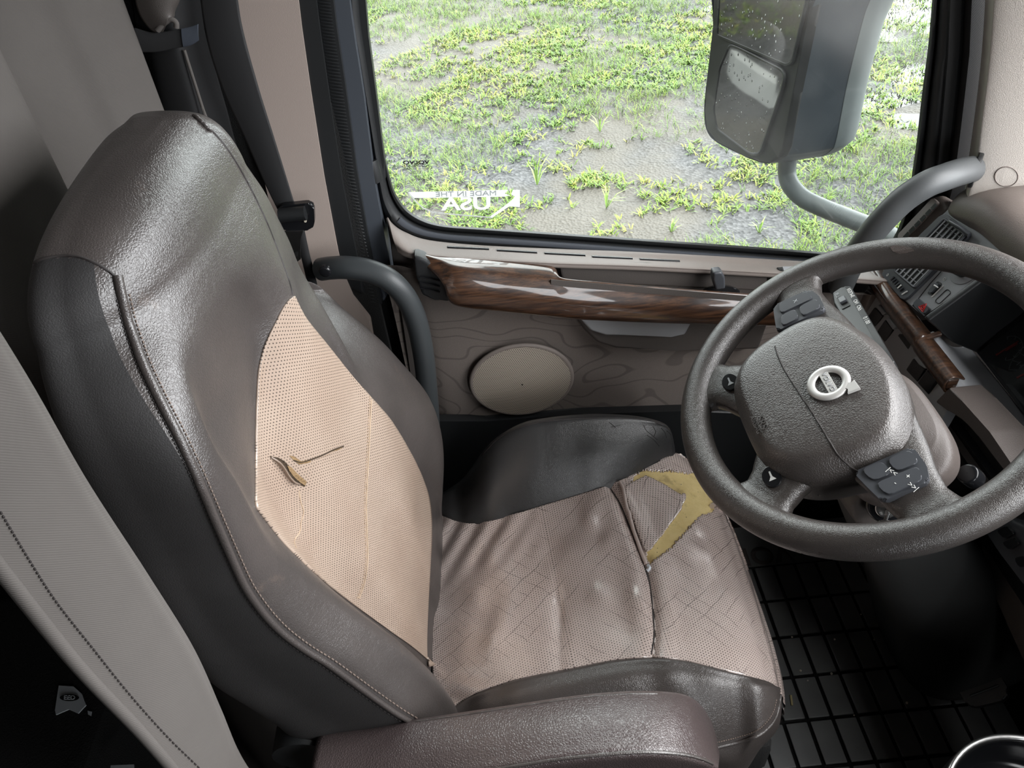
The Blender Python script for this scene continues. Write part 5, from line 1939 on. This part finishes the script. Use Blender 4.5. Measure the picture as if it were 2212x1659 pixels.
tube('curtain_hem', cr([(interp(z, X_HEM) - .001, .244, z) for z in (.12, .65, .75, .85, .95, 1.05, 1.15, 1.25, 1.4, 2.0)], 80), .0042, 'curtain', cur, 8)
for l in ([(0, 1105), (60, 1205), (120, 1298), (200, 1400), (280, 1500), (360, 1590), (430, 1659)], [(0, 1210), (60, 1292), (120, 1372), (200, 1466), (280, 1556), (366, 1656)]):
    stitches('curtain_stitching', cur_bvh, l, 75, .0007, 'darkthread', cur, .0004, .6)

# dark bin behind the curtain at the lower left with a torn tag lying on it
prop(prism('storage_box', [(-.90, .15, 0), (-.525, .15, 0), (-.525, .62, 0), (-.90, .62, 0)], (0, 0, .62), 'carpet', None, .02), 'black carpeted box standing behind the curtain hem at the lower left', 'box')
tg_ = [(128, 1482), (160, 1484), (178, 1500), (187, 1524), (170, 1542), (150, 1533), (122, 1545), (120, 1535)]
tag_o = prism('torn_tag', [PZ(a, b, .6205) for a, b in tg_], (0, 0, .0015), 'paper', None)
prop(tag_o, 'torn white paper tag with black oval lying on the black box', 'tag')
tcn = PZ(150, 1508, .6242)
ov = [PZ(150 + 21 * math.cos(q), 1507 + 7.5 * math.sin(q), .6238) for q in np.linspace(0, 2 * math.pi, 30)[:-1]]
mesh('tag_oval', ov, [tuple(range(len(ov)))], 'blackprint', tag_o, smooth=False)
ty = (PZ(150, 1500, .6242) - PZ(150, 1510, .6242)).normalized()
tx = (PZ(160, 1507, .6242) - PZ(140, 1507, .6242)).normalized()
text('tag_letters', 'EED', PZ(150, 1507, .6242), tx, ty, .0085, 'paper', tag_o, .0003, bold=.0002)
prop(prism('paper_scrap', [PZ(a, b, .6205) for a, b in ((190, 1536), (199, 1538), (197, 1547), (191, 1544))], (0, 0, .001), 'paper', None), 'tiny white paper scrap beside the torn tag', 'scrap')
prop(prism('paper_slip', [PZ(a, b, .6205) for a, b in ((240, 1654), (290, 1652), (292, 1690), (236, 1690))], (0, 0, .001), 'paper', None), 'pale paper slip at the bottom edge beside the curtain hem', 'slip')

# ================================================================== FLOOR MAT
fm = thing('floor_mat', 'black rubber floor mat with raised rectangular tiles and lettering', 'floor mat', (.7, .75, 0))
prism('mat_base', rounded([(.30, .36, 0), (.93, .36, 0), (.93, 1.05, 0), (.30, 1.05, 0)], .03), (0, 0, .004), 'matgroove', fm, .002)
bm = bmesh.new()
for i in range(-4, 9):
    for j in range(-1, 6):
        x0, y0 = .498 + .047 * (i - 1), .841 - .085 * j
        a, b = x0 + .0032, x0 + .047 - .0032
        c, d_ = y0 - .085 + .0032, y0 - .0032
        if j == -1:
            d_ = y0 + .0
            c = y0 - .085 + .0032
        if a < .31 or b > .93 or c < .37:
            continue
        bm_prism(bm, [(a, c, .004), (b, c, .004), (b, d_, .004), (a, d_, .004)], (0, 0, .0055), .0022, 2)
from_bm('raised_tiles', bm, 'mat', fm)
prism('mat_border', [(.31, .93, .004), (.92, .93, .004), (.92, 1.04, .004), (.31, 1.04, .004)], (0, 0, .005), 'mat', fm, .002)
lc = PZ(1668, 1196, .0092)
text('mat_lettering', 'VOLVO', (lc.x - .068, lc.y, .0092), (-1, 0, 0), (0, -1, 0), .062, 'recess', fm, .0008, bold=.002, space=1.1)
crumbs = [(1860, 1327), (1711, 1376), (1729, 1449), (1888, 1382), (1803, 1381), (1959, 1518), (1845, 1545), (1929, 1292), (1796, 1455), (1745, 1470)]
for k, (a, b) in enumerate(crumbs):
    p = PZ(a, b, .0105)
    bm = bmesh.new()
    bmesh.ops.create_icosphere(bm, subdivisions=1, radius=.0016 + .0006 * (k % 3), matrix=Matrix.Translation(p))
    prop(from_bm('crumb', bm, 'crumb', None), 'pale crumb lying on the black floor mat', 'crumb', 'crumbs on the floor mat')
sp0, sp1 = PZ(1708, 1502, .0105), PZ(1711, 1524, .0105)
prop(tube('straw_bit', [sp0, sp0.lerp(sp1, .5) + V((0, 0, .001)), sp1], .0022, 'straw', None, 6), 'short bit of dry straw on the mat near the seat corner', 'straw')
# pedal
pn = V((-.62, -.1, .78)).normalized()
p0 = PZ(2105, 1455, .10)
Pd = lambda a, b, h=0: PN(a, b, p0 + pn * h, pn)
ped = thing('brake_pedal', 'black ribbed brake pedal on its arm above the mat', 'pedal', p0)
prism('pedal_pad', rounded([Pd(a, b) for a, b in ((2036, 1428), (2122, 1394), (2180, 1492), (2172, 1512), (2092, 1530))], .012), pn * -.016, 'blackplastic', ped, .004, 3)
for k in range(4):
    f = .22 + k * .2
    a, b = L4((2040, 1432), (2096, 1524), f), L4((2122, 1398), (2176, 1494), f)
    tube('pedal_rib', [Pd(*L4(a, b, .12), .001), Pd(*L4(a, b, .88), .001)], .0022, 'rubber', ped, 6)
tube('pedal_arm', [p0 + V((.03, -.01, .01)), PX(2170, 1412, .90), PX(2230, 1380, .98)], .014, 'blackplastic', ped, 10)
# cup holder ring of the centre console at the lower right
ch = thing('cup_holder', 'dark console cup holder with pale metal rim at the lower right corner', 'cup holder', PZ(2190, 1660, .40))
rimp = [(2030, 1662), (2052, 1646), (2080, 1630), (2110, 1616), (2140, 1606), (2170, 1599), (2212, 1593), (2260, 1592)]
rp = [PZ(a, b, .42) for a, b in rimp]
cc = V((rp[3].x + .035, rp[3].y - .105, .42))
a_ = [p for p in cr(rp, 40)]
rad_ = sum((p - cc).length for p in a_) / 40
full = [cc + V((rad_ * math.cos(q), rad_ * math.sin(q), 0)) for q in np.linspace(0, 2 * math.pi, 73)[:-1]]
# keep the measured arc, close the ring round the back
ang = lambda p: math.atan2(p.y - cc.y, p.x - cc.x)
lo_, hi_ = min(map(ang, a_)), max(map(ang, a_))
rest = [p for p in full if not (lo_ <= ang(p) <= hi_)]
tube('metal_rim', full, .005, 'chrome', ch, 10, True)
v, f = loft([[cc + (p - cc) * s + V((0, 0, dz)) for p in full] for s, dz in ((1.0, 0), (.97, -.01), (.93, -.06), (.5, -.07), (.02, -.07))], 72, 24, True)
mesh('cup_well', v, f, 'gloss', ch, sharp=0)
v, f = loft([[cc + (p - cc) * s + V((0, 0, dz)) for p in full] for s, dz in ((1.01, -.004), (1.05, -.03), (1.06, -.2), (1.06, -.419))], 72, 24, True)
mesh('console_body', v, f, 'blackplastic', ch, sharp=0)

# ================================================================== WINDOW MARKINGS (mirrored: they are read from outside)
GY = 1.1455


def Gw(a, b):
    return PY(a, b, GY)


st_ = thing('window_sticker', 'white mirrored MADE IN THE USA sticker in the rear lower window corner', 'sticker', Gw(1000, 440))
stx = (Gw(1123, 411) - Gw(880, 416)).normalized()
sty = (Gw(1000, 400) - Gw(1000, 460))
sty = (sty - stx * sty.dot(stx)).normalized()


def flat(name, pts, mat, parent):
    return mesh(name, [Gw(a, b) for a, b in pts], [tuple(range(len(pts)))], mat, parent, smooth=False)


flat('sticker_bar', [(880, 415), (1098, 410), (1090, 418), (1102, 422), (1088, 425), (895, 428)], 'vinyl', st_)
flat('sticker_flag', [(1108, 410), (1123, 410), (1123, 447), (1100, 446), (1062, 471), (1058, 468), (1096, 440), (1108, 430), (1112, 424), (1104, 420)], 'vinyl', st_)
for q in (0, 1):
    pass
tube('sticker_line', [PY(a, b, GY - .0004) for a, b in ((882, 416), (900, 437), (915, 450), (935, 458), (980, 463), (1030, 467), (1062, 470))], .0011, 'vinyl', st_, 5)
text('sticker_letters', 'USA', Gw(1008, 441), stx, sty, .034, 'vinyl', st_, 0, mirror=True, bold=.0009, sx=1.35)
text('sticker_letters', 'MADE IN THE', Gw(1007, 418.5), stx, sty, .0125, 'offwhite', st_, .0012, mirror=True, sx=1.35)
et = thing('glass_etching', 'small black mirrored maker marking etched on the window glass above the sticker', 'marking', Gw(898, 360))
text('etched_letters', 'VOLVO', Gw(899, 351), stx, sty, .0085, 'blackprint', et, .0003, mirror=True, bold=.0003, sx=1.5)
text('etched_letters', 'GUARDIAN', Gw(893, 358), stx, sty, .0060, 'blackprint', et, .0003, mirror=True, sx=1.2)
for k, (s, y_) in enumerate((('M57 DOT-22 AS2', 365), ('43R-00', 370), ('LAMINATED', 374), ('E 12', 381), ('M 0 00 0', 388))):
    text('etched_letters', s, Gw(900, y_), stx, sty, .0040, 'blackprint', et, .0002, mirror=True, sx=1.2)
tube('etched_logo', [PY(a, b, GY - .0003) for a, b in ((912, 355), (920, 354), (921, 360), (913, 361))], .0006, 'blackprint', et, 4, True)

# ================================================================== OUTSIDE MIRROR
mN = V((-.93, -.367, 0.0)).normalized()
m0 = PY(1700, 330, 1.42)
Mm = lambda a, b, h=0: PN(a, b, m0 + mN * h, mN)
mir = thing('side_mirror', 'tall slate grey truck mirror with two wet mirror glasses outside the window', 'mirror', Mm(1640, 200))
face = [(1547, -160), (1540, 60), (1526, 180), (1521, 240), (1526, 280), (1546, 306), (1600, 334), (1640, 350), (1664, 352), (1684, 340), (1694, 318), (1712, 200), (1740, 60), (1790, -160)]
bm = bmesh.new()
bm_prism(bm, [Mm(a, b) for a, b in face], V((.02, .0, 0)), .006, 3)
from_bm('mirror_frame', bm, 'rubber', mir)
rows = []
F0 = [Mm(a, b, -.004) for a, b in face]
fc_ = sum(F0, V((0, 0, 0))) / len(F0)
dirx = V((.98, .15, 0))
for s, d_ in ((1.0, .0), (1.015, .02), (1.03, .07), (1.03, .115)):
    rows.append([fc_ + (p - fc_) * s + dirx * d_ for p in F0])
v, f = loft(rows, 100, 30, True)
mesh('mirror_shell', v, f, 'mirrorhouse', mir, sharp=0)
rows = []
for s, d_ in ((1.028, .114), (1.036, .118), (1.02, .145), (.93, .172), (.75, .19), (.4, .20)):
    rows.append([fc_ + (p - fc_) * s + dirx * d_ for p in F0])
v, f = loft(rows, 100, 40, True)
v, f = capped(v, f, 40, 100)
mesh('mirror_back_cover', v, f, 'mirrorrim', mir, sharp=0)
tubep = [fc_ + (p - fc_) * 1.035 + dirx * .095 for p in F0]
up_g = rounded([Mm(a, b, .004) for a, b in ((1560, -150), (1554, 20), (1551, 76), (1700, 140), (1712, 134), (1744, 0), (1776, -150))], .006)
prism('upper_glass', up_g, mN * .002, 'mirror', mir, .0008)
lo_g = rounded([Mm(a, b, .004) for a, b in ((1578, 96), (1600, 104), (1690, 150), (1696, 162), (1690, 192), (1642, 332), (1622, 332), (1550, 278), (1543, 235), (1556, 147))], .012)
prism('lower_glass', lo_g, mN * .002, 'mirror', mir, .0008)
tube('glass_gasket', up_g, .004, 'rubber', mir, 6, True)
tube('glass_gasket', lo_g, .004, 'rubber', mir, 6, True)
pa = [(1702, 340), (1700, 372), (1708, 400), (1735, 428), (1780, 450), (1840, 474), (1890, 494), (1960, 530)]
ya = [1.50, 1.50, 1.48, 1.45, 1.41, 1.36, 1.31, 1.22]
tube('mirror_arm', cr([PY(a, b, y) for (a, b), y in zip(pa, ya)], 60), .0195, 'mirrorrim', mir, 16)

# ================================================================== OUTSIDE GROUND
GZ = -1.40
PUD = []
for a, b, rx, ry in ((1940, 25, 1.0, .75), (1970, 150, .55, .36), (1868, 222, .40, .20), (1565, 18, .34, .24), (1800, 120, .30, .18), (1990, 262, .34, .18)):
    c = PZ(a, b, GZ)
    PUD.append((c.x, c.y, rx, ry))


def gz(x, y):
    z = GZ + .03 * np.sin(x * 1.3 + y * .7) * np.cos(y * .9) + .007 * np.sin(x * 7 + y * 5) * np.sin(y * 6.3 - x * 2) + .004 * np.sin(x * 15 - y * 9)
    for cx_, cy_, rx, ry in PUD:
        z = z - .045 * np.exp(-((x - cx_) / rx) ** 2 - ((y - cy_) / ry) ** 2)
    return z


nx, ny = 330, 330
X_ = np.linspace(-13, 14, nx)
Y_ = np.linspace(1.6, 24, ny)
GX_, GY_ = np.meshgrid(X_, Y_)
GZ_ = gz(GX_, GY_)
gr = mesh('ground', list(zip(GX_.ravel(), GY_.ravel(), GZ_.ravel())), grid_faces(ny, nx), 'ground', None, sharp=0)
prop(gr, 'wet gravel and soil ground outside the window', 'ground', kind='structure')
far = mesh('ground_far', [V((-60, -60, GZ - .12)), V((60, -60, GZ - .12)), V((60, 60, GZ - .12)), V((-60, 60, GZ - .12))], [(0, 1, 2, 3)], 'ground', None)
prop(far, 'gravel yard around the truck', 'ground', kind='structure')
# puddles: level water standing in the dips at the upper right
for cx_, cy_, rx, ry in PUD:
    zc = float(gz(cx_, cy_)) + .024
    ps = [V((cx_ + 1.25 * rx * math.cos(q), cy_ + 1.25 * ry * math.sin(q), zc)) for q in np.linspace(0, 2 * math.pi, 49)[:-1]]
    o = mesh('puddle', ps, [tuple(range(48))], 'water', None, smooth=False)
    prop(o, 'rain puddle reflecting the white sky on the gravel', 'puddle', 'puddles on the gravel', kind='structure')


# grass and low weeds: one mass of blades nobody could count
def fbm(x, y, s, seed):
    r = np.random.default_rng(seed)
    o = np.zeros_like(x)
    a = 1.0
    for k in range(5):
        q = r.uniform(0, 6.28, 6)
        o += a * (np.sin(x * s + q[0] + 1.7 * np.sin(y * s * .8 + q[1])) + np.sin(y * s * 1.1 + q[2] + 1.3 * np.sin(x * s * .7 + q[3])))
        a *= .6
        s *= 1.9
    return o / 3.2


def mirrored(px, py, z):
    d = ray(px, py)
    p = PN(px, py, m0, mN)
    r = d - mN * (2 * d.dot(mN))
    return p + r * ((z - p.z) / r.z)


BLOCK_AT = [tuple(mirrored(a, b, GZ + .25))[:2] for a, b in ((1580, 101), (1612, 118), (1640, 134), (1668, 150), (1692, 168))]
NT = 60000
tx_ = rng.uniform(-3.6, 8.5, NT)
ty_ = rng.uniform(3.2, 13.5, NT)
NB = 9000
tx_ = np.concatenate([tx_, rng.uniform(-12, -3.6, NB)])
ty_ = np.concatenate([ty_, rng.uniform(1.9, 9.5, NB)])
NT += NB
dens = .65 * fbm(tx_, ty_, 1.25, 5) + .75 * fbm(tx_, ty_, 5.2, 6) + .08 * (ty_ - 6.5) / 3.0 + .20
keepm = rng.uniform(-.42, .55, NT) < dens
CLEAR = [(PZ(a, b, GZ), .26) for a, b in ((1160, 395), (1310, 445), (1296, 280), (1640, 500), (1450, 500), (1190, 560))] + [(V((cq_x, cq_y, 0)), 1.1) for cq_x, cq_y in BLOCK_AT]
for c, rr_ in CLEAR:
    keepm &= (tx_ - c.x) ** 2 + (ty_ - c.y) ** 2 > rr_ ** 2
tx_, ty_ = tx_[keepm], ty_[keepm]
kind = fbm(tx_, ty_, 1.7, 11)
verts, faces, tint = [], [], []
vi = 0
VA, FA, TA = [], [], []
pal = np.array([(.075, .150, .016), (.105, .19, .020), (.145, .225, .024), (.20, .25, .028), (.25, .25, .05), (.065, .115, .022)])
for k in range(len(tx_)):
    x, y = tx_[k], ty_[k]
    z = float(gz(x, y))
    broad = kind[k] > -.12
    nb = rng.integers(4, 8) if broad else rng.integers(3, 8)
    cidx = min(5, max(0, int(rng.normal(2.8 if kind[k] > .15 else 1.7, 1.1))))
    for _ in range(nb):
        q = rng.uniform(0, 2 * math.pi)
        ln = rng.uniform(.035, .085) if broad else rng.uniform(.04, .12)
        wd = rng.uniform(.008, .015) if broad else rng.uniform(.003, .006)
        tilt = rng.uniform(.5, 1.15) if broad else rng.uniform(.35, 1.05)
        dx, dy = math.cos(q), math.sin(q)
        ox, oy = x + dx * .01 + rng.normal(0, .012), y + dy * .01 + rng.normal(0, .012)
        p1 = (ox + dx * ln * .5 * math.sin(tilt), oy + dy * ln * .5 * math.sin(tilt), z + ln * .5 * math.cos(tilt))
        t2 = tilt + .45
        p2 = (p1[0] + dx * ln * .5 * math.sin(t2), p1[1] + dy * ln * .5 * math.sin(t2), p1[2] + ln * .5 * math.cos(t2))
        sx_, sy_ = -dy * wd * .5, dx * wd * .5
        VA += [(ox - sx_ * .6, oy - sy_ * .6, z), (ox + sx_ * .6, oy + sy_ * .6, z), (p1[0] + sx_, p1[1] + sy_, p1[2]), (p1[0] - sx_, p1[1] - sy_, p1[2]), p2]
        FA += [(vi, vi + 1, vi + 2, vi + 3), (vi + 3, vi + 2, vi + 4)]
        c = pal[cidx] * rng.uniform(.75, 1.25)
        TA += [(c[0], c[1], c[2], 1)] * 5
        vi += 5
me = bpy.data.meshes.new('grass')
me.from_pydata(VA, [], FA)
ca = me.color_attributes.new('tint', 'FLOAT_COLOR', 'POINT')
ca.data.foreach_set('color', np.array(TA, dtype=np.float32).ravel())
prop(link('grass', me, 'grass'), 'short bright grass and low weeds growing through the gravel', 'grass', kind='stuff')
# a few taller single weeds nearer the truck
for k, (a, b, h) in enumerate(((1160, 395, .30), (1310, 445, .24), (1296, 280, .20), (1640, 500, .15), (1450, 500, .13), (1190, 560, .2))):
    c = PZ(a, b, GZ + .02)
    bm = bmesh.new()
    for j in range(9):
        q = rng.uniform(0, 6.28)
        t_ = rng.uniform(.1, .9)
        l = h * rng.uniform(.6, 1.1)
        d = V((math.cos(q), math.sin(q), 0))
        s = V((-d.y, d.x, 0)) * .006
        a1 = c + V((0, 0, -.02))
        b1_ = c + d * (l * .5 * math.sin(t_)) + V((0, 0, l * .55 * math.cos(t_)))
        c1 = b1_ + d * (l * .5 * math.sin(t_ + .4)) + V((0, 0, l * .45 * math.cos(t_ + .4)))
        vs = [bm.verts.new(p) for p in (a1 - s * .6, a1 + s * .6, b1_ + s, b1_ - s, c1)]
        bm.faces.new((vs[0], vs[1], vs[2], vs[3]))
        bm.faces.new((vs[3], vs[2], vs[4]))
    me = bpy.data.meshes.new('weed')
    bm.to_mesh(me)
    bm.free()
    ca = me.color_attributes.new('tint', 'FLOAT_COLOR', 'POINT')
    ca.data.foreach_set('color', np.array([(.26, .40, .10, 1)] * len(me.vertices), dtype=np.float32).ravel())
    prop(link('weed', me, 'grass'), ('tall grass tuft standing among the weeds nearest the mirrored sticker', 'pale spiky weed on bare soil right of the sticker', 'small upright weed on bare soil below the window middle', 'low weed tuft below the mirror', 'low weed tuft above the middle of the door sill', 'low weed tuft by the door sill beside the sticker')[k], 'weed')

# added white block, stand-in for an unidentified reflection in the lower mirror pane
cq = [mirrored(a, b, GZ + .25) for a, b in ((1580, 101), (1692, 160), (1690, 178), (1592, 122))]
prop(prism('white_block', cq, (0, 0, -.30), 'blockwhite', None, .01), 'white block added on the gravel for the unidentified white shape in the lower mirror glass', 'white_block')
# distant tree line (seen in the mirror glass)
bm = bmesh.new()
for k in range(190):
    q = rng.uniform(0, 1)
    c = V((-24 + rng.uniform(-3, 3), -22 + 60 * q, GZ + rng.uniform(1, 9)))
    bmesh.ops.create_icosphere(bm, subdivisions=2, radius=rng.uniform(2.0, 3.6), matrix=Matrix.Translation(c))
for v_ in bm.verts:
    v_.co += V(rng.normal(0, .22, 3))
prop(from_bm('treeline', bm, 'hedge', None, weighted=False), 'dark line of trees far behind the truck', 'trees', kind='stuff')
